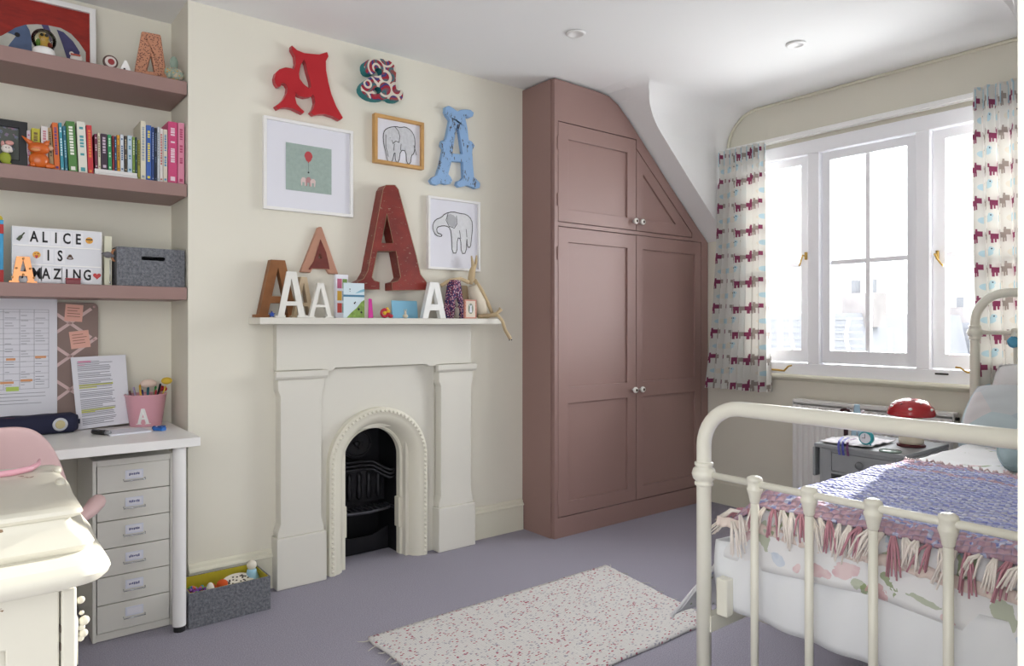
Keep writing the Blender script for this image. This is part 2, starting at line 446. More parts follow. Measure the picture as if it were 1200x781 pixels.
zmid0, zmid1 = wpt(653, 470.5)[1], wpt(653, 454)[1]
kz = wpt(742, 457)[1]
zmA, zmB = kz-.045, kz+.045
for (a, c, kx, hx) in ((xl+g, xm-g/2, xm-.032, xl-.002), (xm+g/2, xr-g, xm+.032, xr+.002)):
    s2 = .075 if a < xm-.1 else .06
    door(rect(a, c, zl0+g, zl1-g), [rect(a+s2, c-s2, zl0+.08, zmA), rect(a+s2, c-s2, zmB, zl1-.085)], [(kx, kz)], hx, (zl0+.12, zl1-.15), 0)
# ================================================================== SHELVES
def shelf(z0, z1, lb):
    t_ = thing('wall_shelf', lb, 'shelf', (0, 0, z0), 0, 'floating shelves in the alcove')
    B().box(-1.0, .731, YB+.002, YA-.002, 0, z1-z0).obj('shelf_board', m_pink, t_, bevel=.002)
    return z1
Z3 = shelf(1.265, 1.316, 'lowest of three thick dusty-pink alcove shelves, above the desk')
Z2 = shelf(1.690, 1.742, 'middle of three thick dusty-pink alcove shelves, carrying the row of books')
Z1 = shelf(2.110, 2.165, 'topmost of three thick dusty-pink alcove shelves, carrying the red elephant painting')
# ================================================================== FIREPLACE
fp = thing('fireplace', 'off-white painted fireplace surround with arched cast iron hearth', 'fireplace', (0, 0, 0))
MX0, MX1, MY, MZ0, MZ1 = .979, 2.246, 2.942, 1.164, 1.193
B().box(MX0, MX1, MY, YB-.001, MZ0, MZ1).obj('mantel_shelf', m_surr, fp, bevel=.003)
cx, sz = 1.592, .50
FL, FR = 1.086, 2.125; Pf = 3.033; Ff = 3.05
B().prism([[(FL, .958), (FL+.21, .958), (FL+.222, .950), (FL+.26, .950), (FL+.275, .962), (FR-.275, .962), (FR-.26, .950), (FR-.222, .950), (FR-.21, .958), (FR, .958), (FR, MZ0), (FL, MZ0)]], Ff, YB-.001).obj('frieze', m_surr, fp, bevel=.003)
for a in (FL, FR-.212):
    c = a+.212
    B().prism([[(a-.008, .226), (c+.008, .226), (c+.008, 0.001), (a-.008, .001)]], Pf-.012, YB-.002).obj('plinth_block', m_surr, fp, bevel=.004)
    # shaft with stopped chamfers
    sh = B(); n = 0.012
    sh.prism([[(a, .227), (c, .227), (c, .25), (c-n, .285), (c-n, .845), (c, .875), (c, .92), (a, .92), (a, .875), (a+n, .845), (a+n, .285), (a, .25)]], Pf, YB-.002)
    sh.obj('pilaster', m_surr, fp, bevel=.004)
    B().prism([[(-.0, .92), (.018, .92), (.028, .932), (.03, .957), (0, .957)]], a-.014, c+.014, Matrix(((0, 1, 0, 0), (-1, 0, 0, Pf+.012), (0, 0, 1, 0), (0, 0, 0, 1)))).obj('capital', m_surr, fp, bevel=.002)
B().prism([[(FL+.212, 0.001), (cx-.235, .001)]+[(cx+.235*math.cos(PI-PI*k/24), sz+.235*math.sin(PI-PI*k/24)) for k in range(25)]+[(cx+.235, .001), (FR-.212, .001), (FR-.212, .957), (FL+.212, .957)]], YB-.012, YB-.002).obj('slip_panel', m_surr, fp)
# arched iron insert, painted
cx, sz = 1.592, .50
def arch_section(offs, name, m, parent, n=28, low=0.001, bev=0, smooth=True):
    """sweep section (r, y) round the arch"""
    b = B(); rows = []
    path = [(-1, low), (-1, .25), (-1, .5)]
    st = [('L', low), ('L', sz*.5), ('L', sz)]
    for k in range(1, n): st.append(('A', PI-PI*k/n))
    st += [('R', sz), ('R', sz*.5), ('R', low)]
    for kind, v in st:
        row = []
        for r, y in offs:
            if kind == 'L': p = (cx-r, y, v)
            elif kind == 'R': p = (cx+r, y, v)
            else: p = (cx+r*math.cos(v), y, sz+r*math.sin(v))
            row.append(b.bm.verts.new(p))
        rows.append(row)
    m_ = len(offs)
    for r, q in zip(rows, rows[1:]):
        for k in range(m_):
            b.bm.faces.new((r[k], r[(k+1) % m_], q[(k+1) % m_], q[k]))
    b.bm.faces.new(rows[0]); b.bm.faces.new(rows[-1])
    o = b.obj(name, m, parent)
    for p in o.data.polygons: p.use_smooth = smooth
    md = o.modifiers.new('e', 'EDGE_SPLIT'); md.split_angle = math.radians(40)
    return o
m_ins = mat('insert_paint_cream', '#e4e0d0', .42)
ins = arch_section([(.262, YB-.003), (.262, YB-.045), (.254, YB-.052), (.240, YB-.054), (.232, YB-.048), (.222, YB-.046), (.210, YB-.042), (.190, YB-.025), (.175, YB+.01), (.166, YB+.035), (.160, YB+.034), (.152, YB+.04), (.152, YB+.075), (.18, YB+.075), (.22, YB-.003)], 'arched_insert', m_ins, fp)
bd = B()
nb = 34
for k in range(nb+1):
    a = PI-PI*k/nb; bd.sph((cx+.247*math.cos(a), YB-.054, sz+.247*math.sin(a)), .0075, 1, .7, 1, 8, 6)
for s_ in (-1, 1):
    for k in range(21): bd.sph((cx+s_*.247, YB-.054, sz-.0228*(k+1)), .0075, 1, .7, 1, 8, 6)
bo = bd.obj('bead_moulding', m_ins, fp, smooth=True); bo['kind'] = 'stuff'
for s_ in (-1, 1):
    B().box(cx+s_*.140, cx+s_*.158, YB+.03, YB+.075, .14, .29).obj('side_lug', m_ins, fp, bevel=.003)
# iron cavity
B().prism([rect(1.432, 1.753, 0.002, .655), ], YA-.012, YA-.002).obj('fire_back', m_iron, fp)
B().box(1.432, 1.436, YB+.076, YA-.013, .002, .655).box(1.749, 1.753, YB+.076, YA-.013, .002, .655).box(1.437, 1.748, YB+.076, YA-.013, .645, .654).obj('cavity_lining', m_iron, fp)
cb = YA-.10
q = B(); q.prism([rect(1.445, 1.74, .25, .43)], cb, cb+.02); q.obj('basket_back', m_iron, fp, bevel=.003)
for k in range(5):
    x = 1.485+k*.054
    B().lathe([(.004, 0), (.014, .012), (.016, .05), (.010, .085), (.015, .12), (.004, .14)], (x, cb-.004, .268), 10).obj('flute', m_iron, fp, smooth=True)
for k, z in enumerate((.425, .445, .465)):
    B().tube([(1.445, cb-.02, z), (1.60, cb-.012, z), (1.66, cb-.03, z-.004), (1.695, cb-.065, z-.03), (1.72, cb-.095, z-.045), (1.742, cb-.105, z-.04)], .008, 8).obj('basket_moulding', m_iron, fp, smooth=True)
B().prism([ell(1.585, .555, .085, .075, 28)], cb+.0, cb+.015).obj('oval_plaque', m_iron, fp, bevel=.004)
B().tube([(1.585+.072*math.cos(2*PI*k/24), cb-.003, .555+.062*math.sin(2*PI*k/24)) for k in range(25)], .005, 6).obj('plaque_ring', m_iron, fp, smooth=True)
B().sph((1.585, cb-.002, .555), .016, 1, .5, 1).sph((1.585, cb-.002, .58), .01, 1, .5, 1).sph((1.585, cb-.002, .53), .01, 1, .5, 1).sph((1.61, cb-.002, .555), .01, 1, .5, 1).sph((1.56, cb-.002, .555), .01, 1, .5, 1).obj('plaque_rosette', m_iron, fp, smooth=True)
m_iron2 = mat('worn_iron', '#55555c', .35, metal=.7)
for k in range(11):
    x = 1.455+.028*k
    B().box(x, x+.010, YB+.10, cb, .222, .236).obj('grate_bar', m_iron2, fp)
B().tube([(1.44, YB+.13, .229), (1.50, YB+.095, .229), (1.595, YB+.078, .229), (1.69, YB+.095, .229), (1.747, YB+.13, .229)], .008, 8).obj('grate_rim', m_iron2, fp, smooth=True)
q = B(); q.prism([[(1.44, .003), (1.745, .003), (1.745, .12), (1.65, .085), (1.53, .085), (1.44, .11)]], YB+.16, YB+.17); q.obj('ash_front', m_iron, fp, bevel=.003)
# ================================================================== DESK, DRAWERS, BIN
DZ = .735
desk = thing('desk', 'white desk fitted in the alcove under the shelves', 'desk', (0, 0, 0))
B().box(-.75, .715, 2.825, YA-.006, DZ-.034, DZ).obj('desk_top', m_white, desk, bevel=.002)
for x, y in ((.650, 2.868), (-.69, 2.868), (.69, 3.345), (-.69, 3.345)):
    l = B().cyl((x, y, .022), (x, y, DZ-.034), .024, seg=20).obj('leg', m_white, desk, smooth=True)
    l.data.polygons.foreach_set('use_smooth', [True]*len(l.data.polygons)); l.modifiers.new('e', 'EDGE_SPLIT')
    B().cyl((x, y, 0.0), (x, y, .022), .020, seg=16).obj('foot_cap', mat('black_plastic', '#1c1c1e', .4), l)
m_cab = mat('pale_grey_steel', '#d9d7cf', .45)
du = thing('drawer_unit', 'pale grey steel six-drawer cabinet under the desk', 'drawer cabinet', (.374, 2.938, 0))
w, dp, h = .271, .42, .665
B().box(0, .012, 0, dp, 0.002, h).box(w-.012, w, 0, dp, 0.002, h).box(0.012, w-.012, 0, dp, h-.022, h).box(.012, w-.012, .004, dp, 0.002, .03).box(.012, w-.012, dp-.01, dp, .03, h-.022).obj('carcass', m_cab, du, bevel=.0015)
B().box(.013, w-.013, .02, .03, .031, h-.023).obj('gap_shade_board', m_dark, du)  # dark board paints the shade between the drawer fronts
dh = (h-.052)/6
m_label = mat('clear_label_holder', '#dfe2ee', .2)
for k in range(6):
    z0 = .031+dh*k
    d = B().box(.0145, w-.0145, -.001, .018, z0+.0015, z0+dh-.0015).obj('drawer', m_cab, du, bevel=.0012)
    B().box(w/2-.030, w/2+.030, -.004, -.0012, z0+.045, z0+.078).obj('label_holder', m_label, d)
    b = B(); b.box(w/2-.024, w/2+.024, -.0048, -.0042, z0+.050, z0+.073)
    b.obj('paper_label', m_paper, d)
    if k:
        b = B(); x = w/2-.018
        for q in range(7): b.box(x, x+.0035, -.0055, -.005, z0+.058+random.uniform(-.001, .002), z0+.064+random.uniform(0, .004)); x += .0052
        o = b.obj('handwriting', mat('blue_pen', '#4a4f86', .7), d); o['kind'] = 'stuff'
    B().tube([(w/2-.036, -.002, z0+.044), (w/2-.036, -.012, z0+.040), (w/2+.036, -.012, z0+.040), (w/2+.036, -.002, z0+.044)], .0022, 6).obj('drawer_handle', m_chrome, d, smooth=True)
m_felt = bpy.data.materials.new('grey_felt'); m_felt.use_nodes = True
t = NT(m_felt); p = t.n['Principled BSDF']; co = t.coord()
t.l.new(t.ramp(t.noise(co, 90, 4, .8), [(.35, srgb('#4f5157')), (.65, srgb('#84868c'))]), p.inputs['Base Color']); p.inputs['Roughness'].default_value = .95
t.l.new(t.bump(t.noise(co, 200, 3), .4, .003), p.inputs['Normal'])
m_lime = mat('mustard_lining', '#b7a829', .9, bump=.2)
def felt_tub(th, x, y, h, m_in):
    tk = .006
    b = B().box(0, x, 0, tk, 0, h).box(0, x, y-tk, y, 0, h).box(0, tk, tk, y-tk, 0, h).box(x-tk, x, tk, y-tk, 0, h).box(tk, x-tk, tk, y-tk, 0, tk)
    return b.obj('felt_wall', m_felt, th, bevel=.0015), m_in
bn = thing('toy_bin', 'open grey felt bin with mustard lining on the carpet beside the desk leg', 'storage bin', (.680, 2.855, .001))
felt_tub(bn, .312, .205, .135, 0)
B().box(.0062, .306, .0062, .0085, .007, .134).box(.0062, .306, .1965, .1988, .007, .134).box(.0062, .0085, .009, .196, .007, .134).box(.3035, .3058, .009, .196, .007, .134).box(.009, .303, .009, .196, .0065, .008).obj('lining', m_lime, bn)
def toy(nm, lb, loc, fn, group=None):
    o = thing(nm, lb, 'toy', loc, 0, group); fn(o); return o
bx, by, bz = .680, 2.855, .002
def beads(o):
    cols = ['#c2306a', '#2f8f9c', '#5aa648', '#3b5ab0', '#d86a3a', '#7a3a9a']
    for k in range(60):
        B().sph((random.uniform(-.03, .03), random.uniform(-.045, .045), .075+random.uniform(0, .04)-.3*0), .0075, seg=8, rings=6).obj('bead', mat('bead_'+cols[k % 6][1:], cols[k % 6], .3), o, smooth=True)
    B().lathe([(.001, 0), (.035, .004), (.038, .07), (.03, .078), (.001, .078)]).obj('bead_pouch', mat('pouch', '#7c5a78', .8), o, smooth=True)
toy('bead_necklace', 'heap of multicoloured beads at the left end of the felt bin', (bx+.05, by+.07, bz+.006), beads)
def orange(o):
    B().sph((0, 0, .075), .030, 1.1, 1, .9).sph((.018, -.01, .105), .02, 1.1, 1, 1).sph((-.022, 0, .10), .016).sph((0, 0, .0298), .028, 1, 1, 1).sph((0, 0, .052), .028, 1, 1, 1).obj('body', mat('orange_plush', '#d3551f', .9, bump=.5), o, smooth=True)
toy('plush_toy', 'small orange soft toy lying in the felt bin', (bx+.130, by+.10, bz+.006), orange)
def racket(o):
    b = B(); b.prism([ell(0, .0, .062, .038, 28)], 0, .012, Matrix.Rotation(math.radians(-62), 4, 'X'))
    b.xf(Matrix.Translation((0, 0, .105)))
    f = b.obj('panel', mat('toy_white', '#e8e2d4', .5), o, bevel=.003)
    b = B()
    for k in range(26):
        a = random.uniform(0, 2*PI); r = math.sqrt(random.random())*.03
        b.prism([ell(1.5*r*math.cos(a), r*math.sin(a), .0042, .0034, 7)], -.0012, -.0002, Matrix.Rotation(math.radians(-62), 4, 'X'))
    b.xf(Matrix.Translation((0, 0, .105))).obj('dark_spot_print', mat('spot_brown', '#41362c', .7), o)
    B().cyl((0, .01, .0), (0, .012, .1), .02, seg=12).obj('support', mat('toy_yellow', '#c9a53a', .6), o)
toy('spotted_toy', 'white oval toy with dark spots lying in the felt bin', (bx+.213, by+.10, bz+.0065), racket)
toy('toy_bottle', 'white capsule toy between the beads and the orange soft toy', (bx+.093, by+.055, bz+.006), lambda o: B().sph((0, 0, .105), .02, .8, .8, 1.5).cyl((0, 0, .001), (0, 0, .1), .014).obj('body', mat('toy_white', '#e8e2d4', .5), o, smooth=True))
def fig(o):
    B().lathe([(.001, 0), (.03, .004), (.032, .09), (.02, .12), (.018, .13), (.001, .132)]).obj('body', mat('toy_paleblue', '#9fcbe0', .5), o, smooth=True)
    B().sph((0, 0, .148), .02).obj('head', mat('toy_white', '#e8e2d4', .5), o, smooth=True)
toy('toy_figure', 'pale blue and white toy figure standing at the right end of the felt bin', (bx+.275, by+.12, bz+.0065), fig)
# ------------------------------------------------------------------ ALCOVE WALL PAPERS
def flat_rect(b, x0, x1, z0, z1, y, tk=.0004): return b.box(x0, x1, y-tk, y, z0, z1)
yb = YA-.024
bx0, bx1 = -.50, aty(115, 400, yb)[0]
bz1 = aty(90, 355, yb)[1]
bz0 = DZ+.001
mb = thing('memo_board', 'taupe fabric memo board with pale ribbon lattice behind the desk papers', 'pinboard', (0, yb, bz0))
H = bz1-bz0
B().prism([rrect(bx0, bx1, 0, H, .02)], 0, .018).obj('board', mat('taupe_fabric', '#94807a', .95, bump=.3, bscale=250), mb, bevel=.004)
m_rib = mat('pink_ribbon', '#d9bdbb', .6)
stepx = .170; x_r = bx1-.03
def clipseg(p, q):
    out = []
    n = 80
    P = [(p[0]+(q[0]-p[0])*i/n, p[1]+(q[1]-p[1])*i/n) for i in range(n+1)]
    P = [c for c in P if bx0 < c[0] < bx1-.001 and .002 < c[1] < H-.002]
    return (P[0], P[-1]) if len(P) > 2 else None
cx0 = aty(82, 380, yb)[0]; cz0 = aty(82, 379, yb)[1]-bz0
for s_ in (-1, 1):
    for k in range(-6, 7):
        c0 = (cx0+k*.17, cz0); r_ = clipseg((c0[0]-1, c0[1]-s_*.80), (c0[0]+1, c0[1]+s_*.80))
        if r_:
            (x0, z0), (x1, z1) = r_; L = math.hypot(x1-x0, z1-z0); a = math.atan2(z1-z0, x1-x0)
            b = B().box(-L/2, L/2, -.0018, -.0004, -.006, .006); b.xf(Matrix.Translation(((x0+x1)/2, 0, (z0+z1)/2)) @ Matrix.Rotation(-a, 4, 'Y'))
            b.obj('ribbon', m_rib, mb)
for i in range(-3, 2):
    for j in range(-3, 2):
        for ox, oz in ((0, 0), (.085, .068)):
            x, z = cx0+i*.17+ox, cz0+j*.136+oz
            if bx0+.02 < x < bx1-.01 and .01 < z < H-.01: B().sph((x, -.0022, z), .005, 1, .5, 1, 8, 6).obj('stud', mat('stud_pink', '#c9a6a2', .4), mb)
def note(lb, u0, u1, v0, v1, ang, Y):
    x0, z1 = aty(u0, v0, Y); x1, z0 = aty(u1, v1, Y)
    o = thing('sticky_note', lb, 'note', ((x0+x1)/2, Y, (z0+z1)/2), 0, None, (0, math.radians(ang), 0))
    w, h = (x1-x0)/2, (z1-z0)/2
    B().box(-w, w, -.0006, 0, -h, h).obj('paper', mat('salmon_paper', '#e8b3a4', .85), o)
    b = B()
    for k in range(4): b.box(-w*.75, w*random.uniform(.3, .75), -.001, -.0007, h*.55-k*h*.33, h*.62-k*h*.33)
    q = b.obj('writing', mat('brown_ink', '#9a6a60', .8), o); q['kind'] = 'stuff'
note('salmon sticky note pinned at the top of the taupe memo board', 76, 97, 357, 377, 4, yb-.0028)
note('salmon sticky note lower on the memo board, beside the ribbon crossing', 82, 105, 388, 408, -7, yb-.0028)
# timetable sheet
Yp = yb-.006
x0, x1 = aty(-60, 400, Yp)[0], aty(67, 400, Yp)[0]; z1 = aty(60, 350, Yp)[1]; z0 = DZ+.012
tt = thing('timetable_sheet', 'large white printed timetable sheet leaning on the memo board', 'paper', (0, Yp, 0))
B().box(x0, x1, -.001, 0, z0, z1).obj('sheet', m_paper, tt)
b = B()
def ln(b, a, c, d, e, y=-.0014): b.box(a, c, y, y+.0003, d, e)
gx = [aty(u, 400, Yp)[0] for u in (-40, -20, 4, 23, 40, 57)]
zt_, zb_ = aty(30, 363, Yp)[1], aty(30, 456, Yp)[1]
for x in gx: ln(b, x-.0006, x+.0006, zb_, zt_)
for v in (363, 366, 375, 385, 391, 397, 404, 411, 418, 424, 430, 438, 446, 456):
    z = aty(30, v, Yp)[1]; ln(b, gx[0], gx[-1], z-.0005, z+.0005)
o = b.obj('ruled_table', mat('grey_print', '#7f7f8c', .8), tt)
b = B(); random.seed(3)
for i in range(len(gx)-1):
    for v in range(367, 455, 3):
        if random.random() < .55:
            z = aty(30, v, Yp)[1]; ln(b, gx[i]+.004, gx[i]+.004+random.uniform(.3, .85)*(gx[i+1]-gx[i]-.008), z-.001, z+.001)
for v in (461, 465, 469, 473):
    z = aty(30, v, Yp)[1]; ln(b, gx[0], gx[-2]+random.uniform(-.02, .05), z-.0009, z+.0009)
o = b.obj('printed_text', mat('text_print', '#8c8c98', .8), tt); o['kind'] = 'stuff'
for u0, u1, v in ((7, 18, 421), (41, 54, 419), (0, 16, 448), (24, 38, 446)):
    b = B(); ln(b, aty(u0, 400, Yp)[0], aty(u1, 400, Yp)[0], aty(30, v+1.3, Yp)[1], aty(30, v-1.3, Yp)[1], -.0017)
    b.obj('orange_highlight', mat('orange_marker', '#e0a070', .8), tt)
b = B(); ln(b, aty(7, 400, Yp)[0], aty(22, 400, Yp)[0], aty(30, 458, Yp)[1], aty(30, 453, Yp)[1], -.0017); b.obj('green_highlight', mat('green_marker', '#bcd66a', .8), tt)
# letter sheet leaning
Yl = 3.315
L = thing('letter_sheet', 'white letter with yellow highlighted lines leaning on the memo board', 'paper', (0, Yl, DZ+.001), 0, None, (math.radians(-5), 0, 0))
def lp(u, v):
    x, z = aty(u, v, Yl); return (x, (z-DZ)*1.0)
quad = [lp(91, 495), lp(153, 487), lp(148.5, 407), lp(83.5, 410)]
zmin = min(q[1] for q in quad); quad = [(x, z-zmin) for x, z in quad]
B().prism([quad], -.0007, 0).obj('sheet', m_paper, L)
def onl(a, c): # bilinear on sheet
    (x0, z0), (x1, z1), (x2, z2), (x3, z3) = quad
    xa, za = x0+(x1-x0)*a, z0+(z1-z0)*a; xb_, zb2 = x3+(x2-x3)*a, z3+(z2-z3)*a
    return xa+(xb_-xa)*c, za+(zb2-za)*c
def bar(b, a0, a1, c, hh, y=-.0011): b.prism([[onl(a0, c-hh), onl(a1, c-hh), onl(a1, c+hh), onl(a0, c+hh)]], y, y+.0003)
b = B(); c = .93; random.seed(5)
while c > .05:
    bar(b, .1, random.choice((.72, .70, .74, .68, .5)), c, .0045); c -= .0205 if random.random() < .85 else .036
o = b.obj('printed_text', mat('text_print', '#8c8c98', .8), L); o['kind'] = 'stuff'
for a1, c in ((.72, .605), (.42, .57), (.72, .255), (.35, .225)):
    b = B(); bar(b, .1, a1, c, .012, -.0008); b.obj('yellow_highlight', mat('yellow_marker', '#d9dc4e', .8), L)
b = B(); bar(b, .12, .35, .93, .012, -.0016); bar(b, .12, .24, .885, .005, -.0016); b.obj('pink_heading', mat('pink_print', '#d88fb0', .8), L)
# ------------------------------------------------------------------ ON THE DESK
# pink pot
px_, py_ = .615, 3.295
pot = thing('pen_pot', 'pink bucket pot with a white letter A, full of pens, on the desk', 'pen pot', (px_, py_, DZ+.0005))
m_pk = mat('pink_enamel', '#e3a9b6', .35)
B().lathe([(.001, 0), (.060, 0), (.061, .003), (.078, .126), (.0825, .130), (.081, .134), (.075, .134), (.074, .126), (.057, .006), (.001, .006)], seg=32).obj('bucket', m_pk, pot, smooth=True)
def A_loops(w, h, st, foot=None, top=None, bar_z=.30, bar_h=.13, serif=.04, sw_=1.0):
    """simple slab-footed capital A, origin at the bottom centre"""
    top = top or st*1.05; f = foot or st*1.5; s = serif*h; hw = w/2; ht = top/2
    def outx(z): return (hw-f*.35)+(ht-(hw-f*.35))*(z-s)/(h-s)
    bz0, bz1 = bar_z*h, (bar_z+bar_h)*h
    lw = st
    def inx(z): return max(outx(z)-lw, 0)
    apex = s
    # z where inner lines meet
    z0, z1 = s, h; k = (outx(s)-lw)/max(1e-6, (outx(s)-outx(h))/(h-s)); za = min(s+k, h*.88)
    iL = outx(bz0)-lw; iB = outx(s)-lw
    outer = [(-hw, 0), (-hw+f+st*.35, 0), (-hw+f+st*.35, s), (-iB, s), (-iL, bz0), (iL, bz0), (iB, s), (hw-f-st*.35, s), (hw-f-st*.35, 0), (hw, 0), (hw, s), (outx(s), s), (ht, h), (-ht, h), (-outx(s), s), (-hw, s)]
    i1 = outx(bz1)-lw
    hole = [(-i1, bz1), (0-.0001, za), (0.0001, za), (i1, bz1)]
    return [outer, hole[::-1]]
Lr = math.atan2(-px_, -py_)
b = B().prism(A_loops(.056, .066, .012), -.0015, .0005)
for v in b.bm.verts:
    v.co.z += .012; zz = v.co.z; rr = .061+.017*zz/.126; a = v.co.x/rr-PI/2+.0; dd = v.co.y
    a -= .33
    v.co.x, v.co.y = (rr-dd+.0006)*math.cos(a), (rr-dd+.0006)*math.sin(a)
b.obj('letter_a', m_white, pot)
def small(nm, lb, cat, mesh, m, loc=(0, 0, 0), group=None, smooth=True, **k):
    o = mesh.obj(nm, m, None, smooth=smooth, loc=loc, **k); return tag(o, lb, cat, group)
pens = [(-.045, .0, '#6a4a4e'), (-.03, .02, '#b8a8c8'), (-.02, -.02, '#cfa23c'), (-.008, .01, '#2b3a78'), (.005, -.01, '#1f5f6e'), (.012, .03, '#233f9a'), (.025, -.02, '#b03040'), (.03, .01, '#3f8f4a'), (.04, -.005, '#1d1d22')]
for k, (a, c, col) in enumerate(pens):
    cn = ['brown', 'lilac', 'ochre', 'navy', 'dark teal', 'blue', 'red', 'green', 'black'][k]
    b = B().cyl((a*.5, c*.5, .012), (a*1.35, c*1.35, .142+.012*(k % 3)), .0045, seg=8).cyl((a*1.35, c*1.35, .142+.012*(k % 3)), (a*1.38, c*1.38, .150+.012*(k % 3)), .0052, .003, seg=8)
    small('pen', cn+' pen sticking out of the pink pot', 'pen', b, mat('pen_'+cn.replace(' ', '_'), col, .35), (px_, py_, DZ+.001), 'pens in the pink pot')
b = B().sph((.012, .01, .175), .026, 1.3, .5, .7).cyl((.01, .01, .02), (.012, .01, .165), .003)
small('pompom_pen', 'pen with a cream fluffy end in the pink pot', 'pen', b, mat('cream_fluff', '#e6cfc2', .9, bump=.5), (px_, py_, DZ+.001), 'pens in the pink pot')
b = B().cyl((.03, -.01, .02), (.072, -.025, .165), .0028).sph((.076, -.027, .186), .017, 1.3, 1, .9)
small('pompom_pen', 'pen topped with a yellow ball, leaning right out of the pink pot', 'pen', b, mat('yellow_ball', '#d6b63c', .6), (px_, py_, DZ+.001), 'pens in the pink pot')
b = B().cyl((.02, -.005, .02), (.060, .02, .142), .0028).sph((.066, .022, .15), .012).sph((.08, .024, .147), .009)
small('berry_pen', 'pen with a red and green end in the pink pot', 'pen', b, mat('red_berry', '#b3262e', .5), (px_, py_, DZ+.001), 'pens in the pink pot')
# notebook and marker
nx, ny = atz(147, 507, DZ)
nb_ = thing('notepad', 'white notepad lying on the desk beside the marker', 'notepad', (nx, ny-.01, DZ+.0005), math.radians(8))
B().box(-.073, .073, -.062, .06, 0, .006).obj('pages', m_paper, nb_, bevel=.001)
B().box(-.0735, .0735, -.0625, .0605, 0.0062, .0072).obj('cover_sheet', mat('notepad_white', '#dcdce6', .7), nb_)
mx_, my_ = atz(118.5, 510, DZ)
mk = thing('marker_pen', 'black marker pen lying at the left end of the notepad', 'pen', (mx_, my_, DZ+.0105), math.radians(-62))
B().cyl((-.045, 0, 0), (.03, 0, 0), .0098, seg=14).obj('barrel', mat('marker_black', '#1a1a1e', .35), mk, smooth=True)
B().cyl((.03, 0, 0), (.048, 0, 0), .0095, .0085, seg=14).obj('cap', mat('marker_grey', '#8e9094', .35), mk, smooth=True)
ex, ey = atz(187, 505, DZ)
sh_ = thing('sharpener', 'blue plastic sharpener lying on the desk right of the notepad', 'sharpener', (ex, ey, DZ+.0005), math.radians(-58))
B().box(-.024, .024, -.012, .012, 0, .014).obj('body', mat('blue_plastic', '#2f6fc0', .3), sh_, bevel=.003)
B().box(.001, .020, -.013, .013, .0142, .02).sph((-.028, 0, .009), .009).obj('lid', mat('dark_blue_plastic', '#1e4a8c', .3), sh_, bevel=.002)
b = B().sph((0, 0, .006), .006).cyl((0, 0, .006), (0, 0, .018), .003)
ex, ey = atz(198, 489, DZ); small('push_pin', 'tiny dark pin standing at the back right corner of the desk', 'pin', b, m_ink, (ex-.012, ey-.01, DZ))
# pencil case
pcx, pcy = atz(30, 503, DZ)
pc = thing('pencil_case', 'navy pencil case with red zip and round silver badge on the desk', 'pencil case', (.135, 3.275, DZ+.0005), math.radians(3))
def pcase(u, v):
    a = 2*PI*v; x = (u-.5)*.46; e = min(1, (1-abs(2*u-1))*12)**.5
    c, s_ = math.cos(a), math.sin(a); r = (abs(c)**4+abs(s_)**4)**-.25
    y = c*r*.05*(.6+.4*e); z = s_*r*.038*(.75+.25*e)+.038
    return (x, y, max(0, z+(.003*nz(x*20, a))*(s_ > 0)))
b = B().grid(pcase, 24, 20)
bmesh.ops.remove_doubles(b.bm, verts=b.bm.verts, dist=1e-4)
bmesh.ops.holes_fill(b.bm, edges=b.bm.edges)
m_navy = mat('navy_cloth', '#1d1f3a', .85, bump=.3, bscale=300)
b.obj('case_body', m_navy, pc, smooth=True)
B().tube([(-.21, -.035, .064), (-.05, -.03, .071), (.1, -.03, .070), (.20, -.02, .062)], .004, 6).obj('zip', mat('red_zip', '#9c2740', .6), pc, smooth=True)
B().lathe([(.0255, 0), (.0255, .003), (.022, .0045), (.001, .0045)], (.165, -.052, .038), 24, '-Y').obj('badge', mat('badge_silver', '#b8bac0', .35, metal=.6), pc)
B().lathe([(.017, 0.0048), (.015, .0062), (.001, .0064)], (.165, -.052, .038), 20, '-Y').obj('badge_centre', mat('badge_gold', '#b9ad84', .4, metal=.4), pc)
B().box(.218, .240, -.006, .006, .03, .048).obj('zip_tab', m_navy, pc)
# ------------------------------------------------------------------ SHELF 3 (lowest)
y3 = 3.15
lx0, lx1 = aty(13.7, 300, y3)[0], aty(120, 300, y3)[0]
lz1 = (aty(14, 264.6, y3)[1]+aty(120, 271.5, y3)[1])/2
lb_ = thing('lightbox_sign', 'white cinema lightbox with black letters and small face symbols on the lowest shelf', 'lightbox', (lx0, y3, Z3+.0005))
w = lx1-lx0; h = lz1-Z3
print('lightbox', w, h)
B().box(0, w, .006, .05, 0, h).obj('case', m_white, lb_, bevel=.003)
B().box(.004, w-.004, .002, .0058, .004, h-.004).obj('screen', mat('lightbox_screen', '#dcdde2', .5), lb_)
b = B()
for k in range(1, 3): b.box(.004, w-.004, -.001, .0018, h*k/3-.002, h*k/3+.002)
b.obj('letter_rail', m_white, lb_)
kx = w/(552-62)
def L_(px): return (px-62)*kx
rows = [(h*5/6-.003, [(177, 'A'), (233, 'L'), (293, 'I'), (352, 'C'), (415, 'E')]), (h*.5, [(252, 'I'), (315, 'S')]), (h/6+.001, [(133, 'A'), (190, 'M'), (240, 'A'), (300, 'Z'), (352, 'I'), (408, 'N'), (466, 'G')])]
for z, ls in rows:
    for px, ch in ls:
        b = B(); text_bm(b, ch, .056, L_(px), z, -.0004, .0016, .66, .0012)
        b.obj('letter_'+ch.lower(), m_ink, lb_)
        B().box(L_(px)-.0165, L_(px)+.0165, .0017, .0019, z-.026, z+.026).obj('letter_card', mat('letter_card', '#e6e6ea', .4), lb_)
m_em = mat('emoji_yellow', '#e0a23a', .5)
def disc(b, x, z, r, y0, y1, n=20, rz=None): return b.prism([ell(x, z, r, rz or r, n)], y0, y1)
